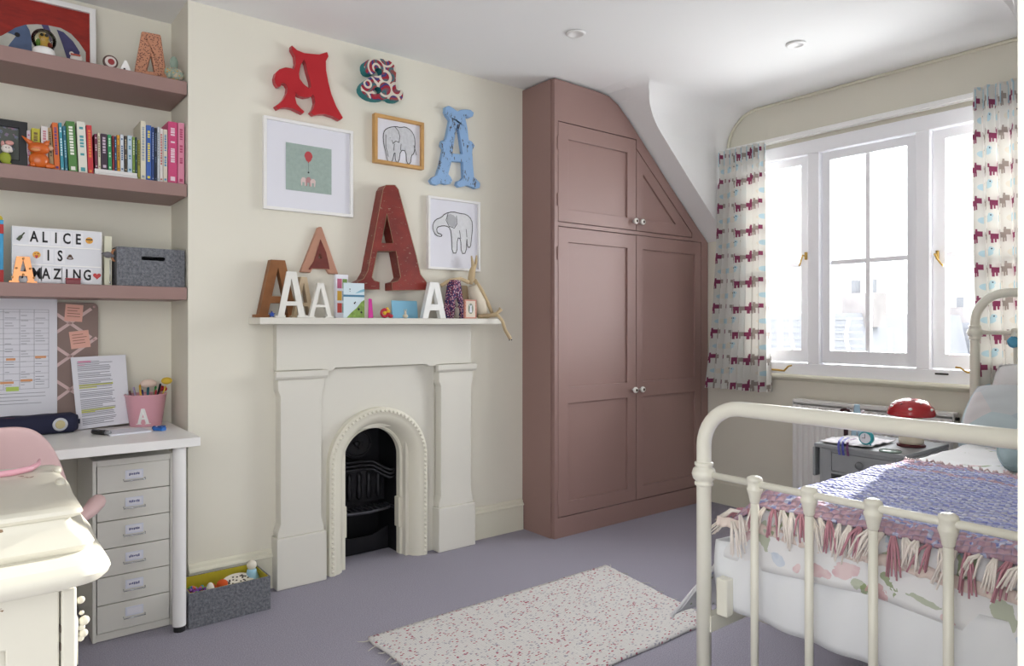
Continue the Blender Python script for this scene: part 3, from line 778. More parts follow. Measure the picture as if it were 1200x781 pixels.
for (px, z, kind) in ((477, rows[0][0], 's'), (190, rows[1][0]+.002, 'w'), (370, rows[1][0], 'p'), (521, rows[2][0], 'h'), (110, rows[0][0], 'b')):
    x = L_(px)
    if kind in 'sw':
        e = disc(B(), x, z, .0125, 0, .0016).obj('face_symbol', m_em, lb_)
        b = B()
        if kind == 's':
            b.box(x-.011, x+.011, -.0008, -.0001, z+.001, z+.0055); b.prism([[(x-.006, z-.004), (x, z-.007), (x+.006, z-.004), (x, z-.0055)]], -.0008, -.0001)
        else:
            b.box(x-.007, x-.002, -.0008, -.0001, z+.003, z+.0045); disc(b, x+.005, z+.004, .002, -.0008, -.0001, 8)
        b.obj('symbol_eyes', m_ink, e)
        if kind == 'w': B().prism([[(x-.006, z-.002), (x+.006, z-.002), (x+.004, z-.007), (x+.001, z-.014), (x-.003, z-.013), (x-.004, z-.007)]], -.0009, -.0001).obj('symbol_tongue', mat('emoji_red', '#c03a3a', .5), e)
    if kind == 'p':
        b = B(); disc(b, x, z-.006, .0115, 0, .0016, 18, .0045); disc(b, x, z, .0088, -.0002, .0014, 18, .004); disc(b, x, z+.005, .0055, -.0004, .0012, 14, .004)
        e = b.obj('swirl_symbol', mat('emoji_brown', '#5d4436', .6), lb_)
        B().box(x-.005, x+.005, -.0012, -.0006, z-.006, z-.003).obj('symbol_smile', m_paper, e)
    if kind == 'h':
        pts = []
        for k in range(26):
            a = 2*PI*k/26; pts.append((x+.00085*16*math.sin(a)**3, z+.00085*(13*math.cos(a)-5*math.cos(2*a)-2*math.cos(3*a)-math.cos(4*a))))
        B().prism([pts], 0, .0016).obj('heart_symbol', mat('emoji_red', '#c03a3a', .5), lb_)
    if kind == 'b':
        R_ = Matrix.Translation((x, 0, z)) @ Matrix.Rotation(math.radians(35), 4, 'Y')
        B().prism([[(-.006, -.018), (.006, -.018), (.006, -.002), (.0025, .005), (.0022, .018), (-.0022, .018), (-.0025, .005), (-.006, -.002)]], 0, .0016, R_).obj('bottle_symbol', mat('emoji_green', '#39452c', .5), lb_)
# copper marquee A
m_cop = mat('copper', '#c98a5c', .3, metal=.75)
yA_ = 3.115
ax0, ax1 = aty(10.5, 330, yA_)[0], aty(43.5, 330, yA_)[0]; ah = aty(27, 301, yA_)[1]-Z3
ma = thing('marquee_letter', 'small copper marquee letter A with bulbs in front of the lightbox', 'letter', ((ax0+ax1)/2, yA_, Z3+.0005))
B().prism(A_loops(ax1-ax0, ah, .019, foot=.024, top=.040, bar_z=.26, bar_h=.17, serif=.07), 0, .022).obj('letter_body', m_cop, ma, bevel=.0015)
for x, z in ((0, .92), (-.021, .55), (.021, .55), (-.033, .2), (.033, .2), (0, .31)):
    B().sph((x*(ax1-ax0)/.085, -.003, z*ah), .0042, seg=10, rings=8).obj('bulb', mat('warm_bulb', '#b98d57', .25), ma, smooth=True)
# items left edge : upright tin / book
tx = aty(4.5, 300, 3.14)[0]
tb = thing('book', 'blue and red picture book standing at the photo edge on the lowest shelf', 'book', (tx-.035, 3.14, Z3+.0005))
hb = aty(2, 258, 3.14)[1]-Z3
B().box(0, .034, 0, .16, 0, hb).obj('cover', mat('book_skyblue', '#3f9ac8', .6), tb, bevel=.001)
B().box(-.0005, .0345, -.001, .0, hb*.78, hb*.93).box(-.0005, .0345, -.001, 0, 0, hb*.2).obj('red_band', mat('book_red', '#b02a2a', .6), tb)
B().sph((.02, .03, hb+.007), .013).obj('yellow_top', mat('toy_yellow2', '#d8c33a', .5), tb, smooth=True)
# little red tin
rx = aty(86, 330, 3.125)[0]
rt = thing('tin', 'small dark red tin in front of the lightbox on the lowest shelf', 'tin', (rx, 3.122, Z3+.0005))
B().box(-.024, .024, 0, .02, 0, .018).obj('body', mat('tin_red', '#7c3138', .4), rt, bevel=.002)
B().box(-.025, .025, -.001, .021, .0182, .0235).obj('lid', mat('tin_lid', '#a0414a', .4), rt, bevel=.0015)
# pale tall ornament
ox = aty(127, 300, 3.15)[0]; oh = aty(127, 277, 3.15)[1]-Z3
po = thing('ornament', 'tall cream pillar ornament between the lightbox and the felt box', 'ornament', (ox, 3.155, Z3+.0005))
B().box(-.013, .013, 0, .026, 0, oh).obj('pillar', mat('cream_wax', '#d8d6c0', .6), po, bevel=.002)
b = B().sph((-.003, -.012, oh*.62), .012, 1.3, .7, 1).sph((-.017, -.010, oh*.64), .006, 1.4, .6, .7).sph((.012, -.01, oh*.6), .008, 1.2, .7, .8)
b.obj('grey_bow', mat('grey_bow', '#77757a', .7), po, smooth=True)
B().cyl((.006, -.003, .006), (.006, -.003, oh*.52), .0015).sph((.006, -.003, .012), .004).obj('silver_chain', m_chrome, po, smooth=True)
b = B()
for k, c in enumerate((0, 1, 2)): b.tube([(.020+.010*math.cos(a)+.003*k, .0, oh*.62+.024*math.sin(a)) for a in [2*PI*i/16 for i in range(17)]], .0016, 6)
o = b.obj('bangles', mat('bangle_copper', '#b5815e', .35, metal=.6), po, smooth=True)
# grey felt box
fx0_, fx1_ = aty(137, 320, 3.12)[0], aty(217, 320, 3.12)[0]; fh = aty(180, 291.5, 3.12)[1]-Z3
fb = thing('felt_box', 'grey felt storage box with slot handle at the right end of the lowest shelf', 'storage box', (fx0_, 3.12, Z3+.0005))
W_ = fx1_-fx0_
W_ = min(W_, .731-fx0_-.003)
sl = rrect(W_*.35, W_*.70, fh*.68, fh*.78, .006)
B().prism([rrect(0, W_, 0, fh, .004), sl[::-1]], 0, .006).obj('front_panel', m_felt, fb)
B().box(0, .006, .0062, .25, 0, fh).box(W_-.006, W_, .0062, .25, 0, fh).box(.0062, W_-.0062, .244, .25, 0, fh).box(.0062, W_-.0062, .0062, .244, 0, .006).box(0.006, W_-.006, .0062, .244, fh-.006, fh).obj('box_body', m_felt, fb)
# ------------------------------------------------------------------ SHELF 2 : books
def shade_hex(h, f):
    h = h.lstrip('#'); return '#'+''.join('%02x' % max(0, min(255, int(int(h[i:i+2], 16)*f))) for i in (0, 2, 4))
BK = [ # u0,u1 (bottom), top v, colour, accent, label bits, lean(px at top)
 (31.4, 36, 153.4, '#c9b9c2', '#a4486a', 'thin white and pink paperback beside the black frame', 0),
 (36.8, 47, 150.7, '#b6ad35', '#6f5a2e', 'yellow-green paperback behind the orange fox', 0),
 (48, 56.6, 148.3, '#d8d2cf', '#c07a86', 'white paperback with pink lettering, right of the yellow-green one', 0),
 (58.5, 63.5, 150, '#a98d66', '#57452f', 'tan paperback with a black foot, leaning on the orange one', -3),
 (64, 70.8, 144, '#d26a2c', '#5a3a78', 'orange paperback with purple lettering, leaning left', -3),
 (71.5, 75.5, 144, '#3f93a4', '#cfe3e6', 'teal picture book leaning left, next to the orange paperback', -3),
 (76.3, 80, 148, '#2f6d82', '#9ec4cc', 'dark teal slim book leaning left beside the green floral one', -3),
 (81, 91.5, 142.5, '#4f7f3f', '#e6e6dc', 'green floral hardback with white lettering', -4),
 (92.5, 103, 143, '#dcd9cd', '#4f9aa0', 'thick white hardback with a small blue bird on its spine', -3),
 (103.5, 110, 147, '#c2333a', '#d9843a', 'red hardback leaning left beside the thick white one', -2.5),
]
BK2 = [
 (111.5, 115, 157, '#6b2440', '#d8c8c8', 'maroon slim paperback next to the red hardback', -1),
 (115.3, 118.5, 156, '#d3ccb6', '#8a7a5a', 'cream slim paperback between the maroon and plum ones', -1),
 (119, 126.5, 157, '#3b2a38', '#c9b8c6', 'dark plum paperback with pale lettering', -1),
 (127, 131.5, 158, '#2e8a55', '#bfe0c6', 'emerald green paperback right of the plum one', -1),
 (132, 134.4, 159, '#8a2b30', '#241a1a', 'thin red and black paperback right of the emerald one', -.6),
 (134.8, 137.2, 160, '#233a63', '#86b6d6', 'thin midnight blue paperback left of the amber one', -.6),
 (137.5, 141, 158.5, '#cf942a', '#6a4418', 'amber slim paperback in the middle of the row', -.6),
 (141.3, 145.6, 158, '#cfd5db', '#31557f', 'white paperback with blue spots, right of the amber one', -.6),
 (146, 149.4, 159.5, '#3c342c', '#b9a98a', 'dark brown slim paperback right of the spotted one', -.4),
 (149.8, 155.2, 159, '#bcd0dc', '#44809c', 'pale blue and white paperback', -.4),
 (155.6, 158.6, 160.5, '#7c9a44', '#dfe6c0', 'moss green slim paperback right of the pale blue one', -.3),
 (158.9, 161, 161, '#2f4a50', '#8aa8a8', 'slate teal slim paperback right of the moss green one', -.3),
]
BK3 = [
 (161.6, 164.4, 164, '#8f8f3a', '#4a4a20', 'short olive paperback left of the tall cream book', 0),
 (164.8, 171, 142, '#d6d0bc', '#8f9aa6', 'tallest cream softback in the row', 0),
 (171.4, 177.6, 147, '#3a5fa8', '#e0d052', 'blue and yellow softback right of the tall cream one', 0),
 (178, 180.8, 149, '#27427a', '#8fa0c8', 'thin navy softback right of the blue and yellow one', 0),
 (181.2, 184.2, 150, '#1c2436', '#5a6a86', 'thin blue-black softback right of the navy one', 0),
 (184.6, 187, 149, '#cfd3da', '#8a8f9a', 'very thin white softback right of the blue-black one', 0),
 (187.4, 191, 151, '#dcd6d2', '#b04a42', 'slim white softback with red lettering', 0),
 (191.4, 196.4, 152, '#d9cfc0', '#4a86b0', 'slim cream softback with blue lettering, left of the hot pink ones', 0),
 (197, 208, 143, '#cf4a7c', '#f0d8e2', 'thick hot pink hardback with pale lettering', 0),
 (208.6, 216.6, 144.3, '#df8fa8', '#b8486e', 'pale pink hardback at the right end of the row', 0)]
def book(u0, u1, v, col, acc, lb, lean, Y, zb, dep, grp):
    x0, x1 = aty(u0, 190, Y)[0], aty(u1, 190, Y)[0]; x1 = min(x1, .7295)
    h = aty((u0+u1)/2+lean, v, Y)[1]-zb
    ang = -math.atan2((aty(u0, 190, Y)[0]-aty(u0+lean, 190, Y)[0]), h)
    off = 0
    w = (x1-x0-.0006)
    o = thing('book', lb, 'book', (x0, Y, zb+.0005), 0, grp, (0, ang, 0))
    hh = h/math.cos(ang)
    hard = w > .02
    B().box(0, w, 0, dep, 0.0, hh).obj('cover', mat('book_'+col[1:], col, .55), o, bevel=min(.0012, w*.2))
    m2 = mat('booktrim_'+acc[1:], acc, .6)
    b = B(); random.seed(int(u0*10)); z = hh*.90
    # spine lettering blocks
    while z > hh*.35:
        l_ = random.uniform(.006, .013); b.box(w*.28, w*.72, -.0006, -.0001, z-l_*.7, z); z -= l_
        if random.random() < .12: z -= .02
    q = b.obj('spine_lettering', m2, o); q['kind'] = 'stuff'
    B().box(w*.25, w*.75, -.0006, -.0001, hh*.05, hh*.05+w*.5).obj('spine_emblem', m2, o)
    B().box(w*.08, w*.92, .003, dep-.002, hh, hh+.0008).obj('page_block', m_paper, o)
    return o
zflat = .026
for k, r in enumerate(BK): book(*r, 3.135, Z2, .14, 'books on the middle shelf')
yF = 3.13
fx0_, fx1_ = aty(111, 205, yF)[0], aty(161.3, 205, yF)[0]
for k in range(2):
    o = thing('book', ['lower of two thin white books lying flat under the paperbacks', 'upper of two thin white books lying flat under the paperbacks'][k], 'book', (fx0_, yF, Z2+.0005+.0135*k), 0, 'books on the middle shelf')
    B().box(0, fx1_-fx0_-.002*k, 0, .2, 0, .0035).box(0, fx1_-fx0_-.002*k, 0, .2, .0095, .0128).box(0, fx1_-fx0_-.002*k, 0, .0025, .0035, .0095).obj('cover', mat('book_plainwhite', '#dedcda', .6), o)
    B().box(.003, fx1_-fx0_-.006, .0026, .19, .0036, .0094).obj('page_block', m_paper, o)
for k, r in enumerate(BK2): book(*r, 3.14, Z2+zflat+.002, .12, 'books on the middle shelf')
for k, r in enumerate(BK3): book(*r, 3.13, Z2, .15, 'books on the middle shelf')
gx_, gz_ = aty(213, 140, 3.24)
small('ball', 'orange-yellow ball resting behind the pale pink book', 'ball', B().sph((0, 0, 0), .028), mat('amber_ball', '#c98a20', .5), (.70, 3.335, Z2+.0285), recalc=True)
# orange fox figurine
m_fox = mat('orange_glaze', '#cf6420', .3, var=.12, vscale=30, coat=.3)
fx_, fz_ = aty(46, 180, 3.10)
fo = thing('fox_figurine', 'glossy orange fox figurine in front of the left-hand books', 'figurine', (fx_, 3.118, Z2+.0005))
def skinblob(parts):
    b = B()
    for c, r, s in parts: b.sph(c, r, *s, seg=14, rings=10)
    return b
b = skinblob([((0, 0, .03), .026, (1.25, .75, 1.15)), ((0, -.004, .072), .028, (1.25, .75, .8)), ((.032, 0, .012), .012, (1.6, .8, .9)), ((-.02, -.008, .008), .010, (1, 1, .8))])
b.cyl((.02, 0, .085), (.034, .0, .108), .012, .001, 10)
b.obj('body', m_fox, fo, smooth=True)
B().cyl((-.018, 0, .082), (-.052, .002, .112), .013, .001, 10).obj('ear', m_fox, fo, smooth=True)
B().cyl((.016, 0, .082), (.026, .002, .108), .011, .001, 10).obj('ear', m_fox, fo, smooth=True)
B().sph((-.012, -.024, .062), .010, 1.5, .7, .6).obj('muzzle', mat('fox_pale', '#d9925c', .35), fo, smooth=True)
B().sph((.036, -.006, .078), .009).obj('pale_spot', mat('fox_pale2', '#c9a48a', .5), fo, smooth=True)
# black frame with picture
Yk = 3.135
kx1, kz1 = aty(32.5, 143, Yk)
kf = thing('framed_picture', 'black picture frame with a dark floral picture on the middle shelf', 'picture frame', (kx1, Yk, Z2+.0005), 0, None, (math.radians(-4), 0, 0))
fh_ = kz1-Z2
B().prism([rect(-.30, 0, 0, fh_), rect(-.275, -.026, .024, fh_-.026)[::-1]], -.004, .014).obj('frame', mat('black_frame_paint', '#17171a', .4), kf, bevel=.002)
b = B(); b.box(-.275, -.026, .006, .008, .024, fh_-.026)
mp = bpy.data.materials.new('dark_floral_print'); mp.use_nodes = True; t = NT(mp); p = t.n['Principled BSDF']; co = t.coord()
t.l.new(t.mix(t.m('GREATER_THAN', t.noise(co, 60, 2), .58), srgb('#4d524c'), t.ramp(t.noise(co, 14, 2), [(.4, srgb('#57663f')), (.5, srgb('#6a6f8a')), (.6, srgb('#8a6a7c'))])), p.inputs['Base Color'])
b.obj('print', mp, kf)
# bunny figurine in front of it
bf = thing('rabbit_figurine', 'small white and pink rabbit figurine in green clothes in front of the black frame', 'figurine', (aty(8, 190, 3.108)[0]-.004, 3.112, Z2+.0005))
skinblob([((0, 0, .022), .018, (1, .55, 1.2)), ((.004, 0, .004), .010, (1.4, .8, .5))]).obj('green_dress', mat('rabbit_green', '#8f9a2c', .6), bf, smooth=True)
skinblob([((.004, -.002, .055), .017, (1, .6, .9)), ((.014, -.006, .049), .008, (1, .8, .8))]).obj('head', mat('rabbit_white', '#d8d0c8', .6), bf, smooth=True)
skinblob([((.012, 0, .078), .011, (1.2, .5, .8)), ((-.008, .0, .072), .007, (.8, .5, 1.6))]).obj('ear', mat('rabbit_pink', '#c9938c', .6), bf, smooth=True)
B().sph((.010, -.0115, .058), .0018).sph((.001, -.0125, .058), .0018).obj('eyes', m_ink, bf)
# ------------------------------------------------------------------ SHELF 1
Yr = 3.33
rx1, rz1 = aty(113, 12, Yr)
pr = thing('framed_painting', 'white framed child\'s painting of a blue and white elephant on red, on the top shelf', 'picture', (rx1, Yr, Z1+.0005), 0, None, (math.radians(-4), 0, 0))
ph = rz1-Z1+.01; pw = .62
fw = .022
B().prism([rect(-pw, 0, 0, ph), rect(-pw+fw, -fw, fw, ph-fw)[::-1]], -.006, .014).obj('frame', m_white, pr, bevel=.002)
mr = bpy.data.materials.new('painted_red'); mr.use_nodes = True; t = NT(mr); p = t.n['Principled BSDF']
t.l.new(t.ramp(t.noise(t.scalevec(t.coord(), (1, 1, 3)), 8, 4, .7), [(.3, srgb('#7c1a12')), (.7, srgb('#a8281a'))]), p.inputs['Base Color']); p.inputs['Roughness'].default_value = .6
B().box(-pw+fw, -fw, .006, .009, fw, ph-fw).obj('red_ground', mr, pr)
def pp(u, v):
    x, z = aty(u, v, Yr); return (x-rx1, z-Z1)
def clampz(pts): return [(x, max(z, fw+.001)) for x, z in pts]
body = [(96, 84), (101, 77), (101, 60), (93, 48), (84, 38), (72, 31), (58, 28), (44, 26.5), (32, 27), (20, 31), (10, 36), (3, 40), (-4, 43), (-8, 50), (-4, 62), (5, 75)]
B().prism([clampz([pp(*q) for q in body])], .0048, .0058).obj('elephant_body', mat('paint_white_grey', '#b9b9b0', .6, var=.08, vscale=30), pr)
m_pb = mat('paint_slate_blue', '#4f6182', .6, var=.15, vscale=25)
B().prism([clampz([pp(*q) for q in [(31, 27), (35, 34), (37.5, 45), (37.5, 62), (20, 62), (8, 56), (12, 50), (19, 41), (13, 38), (9, 37), (18, 31)]])], .0036, .0046).obj('blue_head_patch', m_pb, pr)
B().prism([clampz([pp(*q) for q in [(49, 27), (57, 28), (61, 38), (65, 50), (63, 60), (58, 44), (53, 35)]])], .0036, .0046).obj('blue_stripe', mat('paint_violet', '#45426e', .6, var=.2, vscale=30), pr)
B().prism([clampz([pp(*q) for q in [(67, 33), (75, 36), (86, 47), (94, 60), (92, 74), (80, 71), (74, 52)]])], .0036, .0046).obj('blue_stripe', mat('paint_violet', '#45426e', .6, var=.2, vscale=30), pr)
x, z = pp(20.5, 39.5); b = B(); disc(b, x, z, .009, .0024, .0034); b.obj('eye', m_ink, pr)
# snow globe
gx_, gz_ = aty(52, 56, 3.13)
sg = thing('snow_globe', 'snow globe with a small owl inside, in front of the red painting', 'snow globe', (gx_, 3.15, Z1+.0005))
B().lathe([(.001, 0), (.036, 0), (.038, .006), (.034, .028), (.028, .034), (.001, .034)], seg=28).obj('base', m_white, sg, smooth=True)
mg = bpy.data.materials.new('globe_glass'); mg.use_nodes = True; t = NT(mg); t.n.remove(t.n['Principled BSDF']); out = t.n['Material Output']
tr = t.node('ShaderNodeBsdfTransparent'); tr.inputs[0].default_value = (.93, .9, .75, 1); gl = t.node('ShaderNodeBsdfGlossy'); gl.inputs['Roughness'].default_value = .03
mx = t.node('ShaderNodeMixShader'); fr = t.node('ShaderNodeFresnel'); fr.inputs[0].default_value = 1.4
t.l.new(fr.outputs[0], mx.inputs[0]); t.l.new(tr.outputs[0], mx.inputs[1]); t.l.new(gl.outputs[0], mx.inputs[2]); t.l.new(mx.outputs[0], out.inputs[0])
B().sph((0, 0, .066), .040, seg=28, rings=18).obj('globe', mg, sg, smooth=True)
ow = skinblob([((0, 0, .052), .02, (1, .8, 1.1)), ((0, 0, .078), .015, (1.1, .8, .9))]).obj('owl', mat('owl_gold', '#b4933f', .5), sg, smooth=True)
b = B()
for s_ in (-1, 1): b.lathe([(.0045, 0), (.006, .001), (.0045, .002)], (s_*.007, -.013, .08), 14, '-Y')
b.obj('owl_spectacles', m_ink, ow)
B().sph((.018, -.008, .048), .009).obj('red_accent', mat('owl_red', '#7c2a22', .5), sg, smooth=True)
B().sph((-.018, -.008, .05), .010, .8, .8, 1.5).obj('green_accent', mat('owl_green', '#4c7a2a', .5), sg, smooth=True)
# small figurine, mirror compact, triangle, fabric A, elephant
fx_, _ = aty(90, 70, 3.13)
rf = thing('figurine', 'tiny red-and-white china figurine in front of the painted elephant\'s tail', 'figurine', (fx_, 3.14, Z1+.0005))
skinblob([((0, 0, .018), .014, (1.5, .8, 1.2)), ((-.016, 0, .033), .008, (1, .8, 1))]).obj('body', mat('china_white', '#cfc6c0', .3), rf, smooth=True)
B().box(-.02, .012, -.014, -.010, .024, .031).obj('red_blanket', mat('china_red', '#a04a3a', .5), rf, bevel=.001)
B().cyl((.01, 0, 0), (.01, 0, .012), .004).cyl((-.01, 0, 0), (-.01, 0, .012), .004).obj('leg', mat('china_white', '#cfc6c0', .3), rf)
cx_, _ = aty(129.3, 76, 3.13)
cp = thing('round_tin', 'small round tin with a red and white rose pattern on the top shelf', 'tin', (cx_, 3.135, Z1+.0005))
B().lathe([(.001, 0), (.026, 0), (.0265, .010), (.024, .012), (.001, .012)], (0, 0, .0265), 26, '-Y').obj('tin_body', mat('tin_dark', '#5a4038', .4), cp, smooth=True)
B().lathe([(.001, .0125), (.02, .0125), (.02, .0135), (.001, .0137)], (0, 0, .0265), 22, '-Y').obj('white_ring', mat('china_white', '#cfc6c0', .3), cp)
B().lathe([(.001, .014), (.012, .014), (.008, .016), (.001, .0165)], (.002, 0, .0265), 18, '-Y').obj('rose', mat('rose_red', '#8f2a2c', .5), cp)
B().cyl((-.016, .0, .0), (-.012, -.004, .004), .003).cyl((.016, .0, .0), (.012, -.004, .004), .003).obj('stand', m_ink, cp)
tx_, _ = aty(147.5, 77, 3.13)
tg = thing('paper_triangle', 'small white triangular ornament with a dark hole on the top shelf', 'ornament', (tx_, 3.135, Z1+.0005))
B().prism([[(-.024, 0), (.024, 0), (.004, .048), (-.004, .048)], ell(-.004, .013, .004, .005, 10)[::-1]], 0, .02).obj('body', m_white, tg, bevel=.003)
B().prism([ell(-.004, .013, .004, .005, 10)], .002, .004).obj('hole', m_dark, tg)
mf = bpy.data.materials.new('coral_patterned_cloth'); mf.use_nodes = True; t = NT(mf); p = t.n['Principled BSDF']; v = t.voro(t.coord(), 150)
t.l.new(t.ramp(v.outputs['Distance'], [(.28, srgb('#6e4a42')), (.42, srgb('#c98f72'))]), p.inputs['Base Color']); p.inputs['Roughness'].default_value = .9
u0, u1 = 156, 196
a0, a1 = aty(u0, 80, 3.20)[0], aty(u1, 80, 3.20)[0]; ah = aty(175, 40, 3.20)[1]-Z1
fa = thing('fabric_letter', 'chunky coral patterned fabric letter A on the top shelf', 'letter', ((a0+a1)/2, 3.20, Z1+.0005), math.radians(-8))
W2 = (a1-a0)/2
B().prism([[(-W2, 0), (W2, 0), (W2*.58, ah), (-W2*.52, ah)], [(-W2*.22, ah*.20), (W2*.22, ah*.20), (0.02*W2, ah*.55)][::-1]], -.02, .025).obj('letter_body', mf, fa, bevel=.006)
mpq = bpy.data.materials.new('patchwork_floral'); mpq.use_nodes = True; t = NT(mpq); p = t.n['Principled BSDF']; v = t.voro(t.coord(), 70)
t.l.new(t.ramp(v.outputs['Distance'], [(.15, srgb('#c08a3c')), (.3, srgb('#9aa48c')), (.5, srgb('#7f9288')), (.7, srgb('#b8a890'))]), p.inputs['Base Color']); p.inputs['Roughness'].default_value = .9
ex_, _ = aty(196, 80, 3.15)
el = thing('stuffed_elephant', 'patterned stuffed elephant leaning on the fabric letter, top shelf', 'soft toy', (.693, 3.125, Z1+.0005))
skinblob([((.0, 0, .028), .03, (1.15, .9, .95))]).obj('body', mpq, el, smooth=True)
skinblob([((-.028, -.012, .03), .017, (1, .9, 1.1)), ((-.03, -.022, .014), .010, (1, 1, 1.2))]).obj('head', mpq, el, smooth=True)
B().sph((-.004, .004, .075), .018, .9, .4, 1.6).obj('ear', mat('pale_green_felt', '#8a9a8c', .9), el, smooth=True)
# ------------------------------------------------------------------ DESK CHAIR
m_shell = mat('dusty_pink_plastic', '#d8b6b5', .5)
ch = thing('desk_chair', 'dusty pink moulded swivel chair pushed in at the desk', 'chair', (.035, 2.50, 0))
def shell(u, v):
    # u across (0..1) , v from seat front (0) up to back top (1)
    s = 2*u-1
    if v < .45:
        k = v/.45; y = .22-.40*k; z = .44+.02*s*s+.015*(1-k)
        w = .215+.02*k; up = (abs(s)**3)*.05
        return (s*w, y, z+up)
    k = (v-.45)/.55
    top = (1-abs(s)**4.2)
    z = .455+.05*(abs(s)**3)+k*(.10+.345*max(0, top))
    y = -.18-.07*math.sin(k*PI/2)-.03*k+.15*(abs(s)**2.2)
    w = .235
    return (s*w*(1-.06*k*k), y, z)
sb = B().grid(shell, 28, 26).obj('seat_shell', m_shell, ch, smooth=True, solid=.012, sub=1)
for s_ in (-1, 1):
    pts = [(s_*.215, -.10, .575), (s_*.275, -.02, .595), (s_*.305, .06, .60), (s_*.308, .14, .58), (s_*.275, .19, .52), (s_*.20, .20, .475)]
    B().tube(pts, [.014, .022, .024, .022, .018, .014], 10).obj('armrest', m_shell, ch, smooth=True)
B().cyl((0, 0, .14), (0, 0, .44), .024).cyl((0, 0, .40), (0, 0, .445), .06).obj('gas_column', m_chrome, ch, smooth=True)
for k in range(5):
    a = math.radians(72*k+42)
    ex, ey = .30*math.cos(a), .30*math.sin(a)
    lg = B().tube([(0, 0, .13), (ex*.5, ey*.5, .115), (ex, ey, .075)], [.026, .02, .014], 10).obj('base_arm', m_chrome, ch, smooth=True)
    B().cyl((ex-.012, ey, .0265), (ex+.012, ey, .0265), .026, seg=18).cyl((ex, ey, .05), (ex, ey, .075), .008).obj('castor', mat('black_plastic', '#1c1c1e', .4), lg)
# ------------------------------------------------------------------ WHITE PAINTED CABINET (near left)
m_ant = bpy.data.materials.new('chipped_white_paint'); m_ant.use_nodes = True; t = NT(m_ant); p = t.n['Principled BSDF']; co = t.coord()
msk = t.m('GREATER_THAN', t.noise(t.scalevec(co, (1, 1, 2.5)), 17, 4, .6), .70)
t.l.new(t.mix(msk, srgb('#c9c5b6'), srgb('#7a5b38')), p.inputs['Base Color']); p.inputs['Roughness'].default_value = .32
t.l.new(t.bump(t.noise(co, 40, 3), .08, .003), p.inputs['Normal'])
cb_ = thing('bureau', 'white painted antique bureau with scrolled side and shaped top at lower left', 'cabinet', (0, 0, 0))
xe = .165

mo = [(0, 0, .862), (.008, .004, .861), (.017, .011, .856), (.019, .013, .850), (.015, .010, .845), (.002, .001, .841), (.001, .001, .837), (.008, .006, .826), (.020, .012, .815), (.031, .018, .806), (.035, .022, .798), (.031, .021, .791), (.023, .018, .787), (.026, .040, .783), (.044, .066, .778), (.053, .074, .769), (.055, .076, .762), (.052, .074, .754), (.044, .068, .746), (.012, .02, .740), (.006, .01, .725)]
def planring(d, dy, z):
    x1, y0, y1, r = .143+d, 1.375-dy, 1.80, .012+dy*.5
    pts = [(-.9, y0)]
    for k in range(9):
        a = -PI/2+PI/2*k/8; pts.append((x1-r+r*math.cos(a), y0+r+r*math.sin(a)))
    pts += [(x1, 1.5), (x1+.004, 1.6), (x1, 1.7), (x1+.004, y1), (-.9, y1)]
    return [(x, y, z) for x, y in pts]
b = B(); rings = [[b.bm.verts.new(p) for p in planring(d, e, z)] for d, e, z in mo]
for r, q in zip(rings, rings[1:]):
    n = len(r)
    for k in range(n): b.bm.faces.new((r[k], r[(k+1) % n], q[(k+1) % n], q[k]))
b.bm.faces.new(rings[0]); b.bm.faces.new(list(reversed(rings[-1])))
o = b.obj('moulded_top', m_ant, cb_, smooth=True); md = o.modifiers.new('e', 'EDGE_SPLIT'); md.split_angle = math.radians(30)
for u, v, r in ((70, 551, .017), (74, 566, .019)):
    x, y = atz(u-3, v, .862); B().sph((x, y, .862), r*.8, .6, 1.4, .6).obj('scroll_carving', m_ant, cb_, smooth=True)
# case : side, front frame with sunk panel
B().box(-.9, .150, 1.395, 1.79, .06, .724).obj('case_body', m_ant, cb_)
b = B(); b.prism([rect(-.9, .128, .06, .724), rect(-.62, .055, .16, .642)[::-1]], 1.378, 1.3945)
fr_ = b.obj('front_frame', m_ant, cb_, bevel=.003)
B().prism([rect(-.6, .035, .18, .622)], 1.386, 1.3943).obj('front_panel', m_ant, cb_, bevel=.004)
B().box(.130, .152, 1.372, 1.3945, .06, .724).obj('corner_post', m_ant, cb_, bevel=.004)
b = B()
for z in (.66, .63, .59, .585, .56, .52): b.box(.1285, .1303, 1.3755, 1.384, z-.008, z+.004)
o = b.obj('paint_chips', mat('rust_brown', '#3a2c22', .8), cb_); o['kind'] = 'stuff'
for x in (-.85, .12):
    for y in (1.42, 1.75): B().lathe([(.016, 0), (.024, .02), (.018, .045), (.026, .06)], (x, y, .0005), 16).obj('bun_foot', m_ant, cb_, smooth=True)
b = B()
for u, v, r in ((97, 703, .008), (98, 718, .005), (101, 727, .0105), (98, 735, .007), (100, 742, .009), (97, 748, .0065)):
    yy = 1.40; x, z = aty(u, v, yy); b.sph((x-.003, yy, z), r*.8, 1, .6, 1)
b.box(.150, .156, 1.394, 1.408, .585, .665)
b.obj('carved_bracket', m_ant, cb_, smooth=True)
# pink hair band on top
x, y = atz(15, 556, .864)
hb_ = B().tube([(x-.13, y-.02, .8675), (x-.05, y-.012, .8675), (x+.0, y-.006, .868), (x+.03, y+.012, .869), (x+.045, y+.04, .872), (x+.049, y+.06, .878)], [.004, .006, .0065, .006, .005, .002], 10)
small('hair_band', 'curved pink plastic band lying on the white bureau top', 'hair band', hb_, mat('pink_enamel', '#e3a9b6', .35))
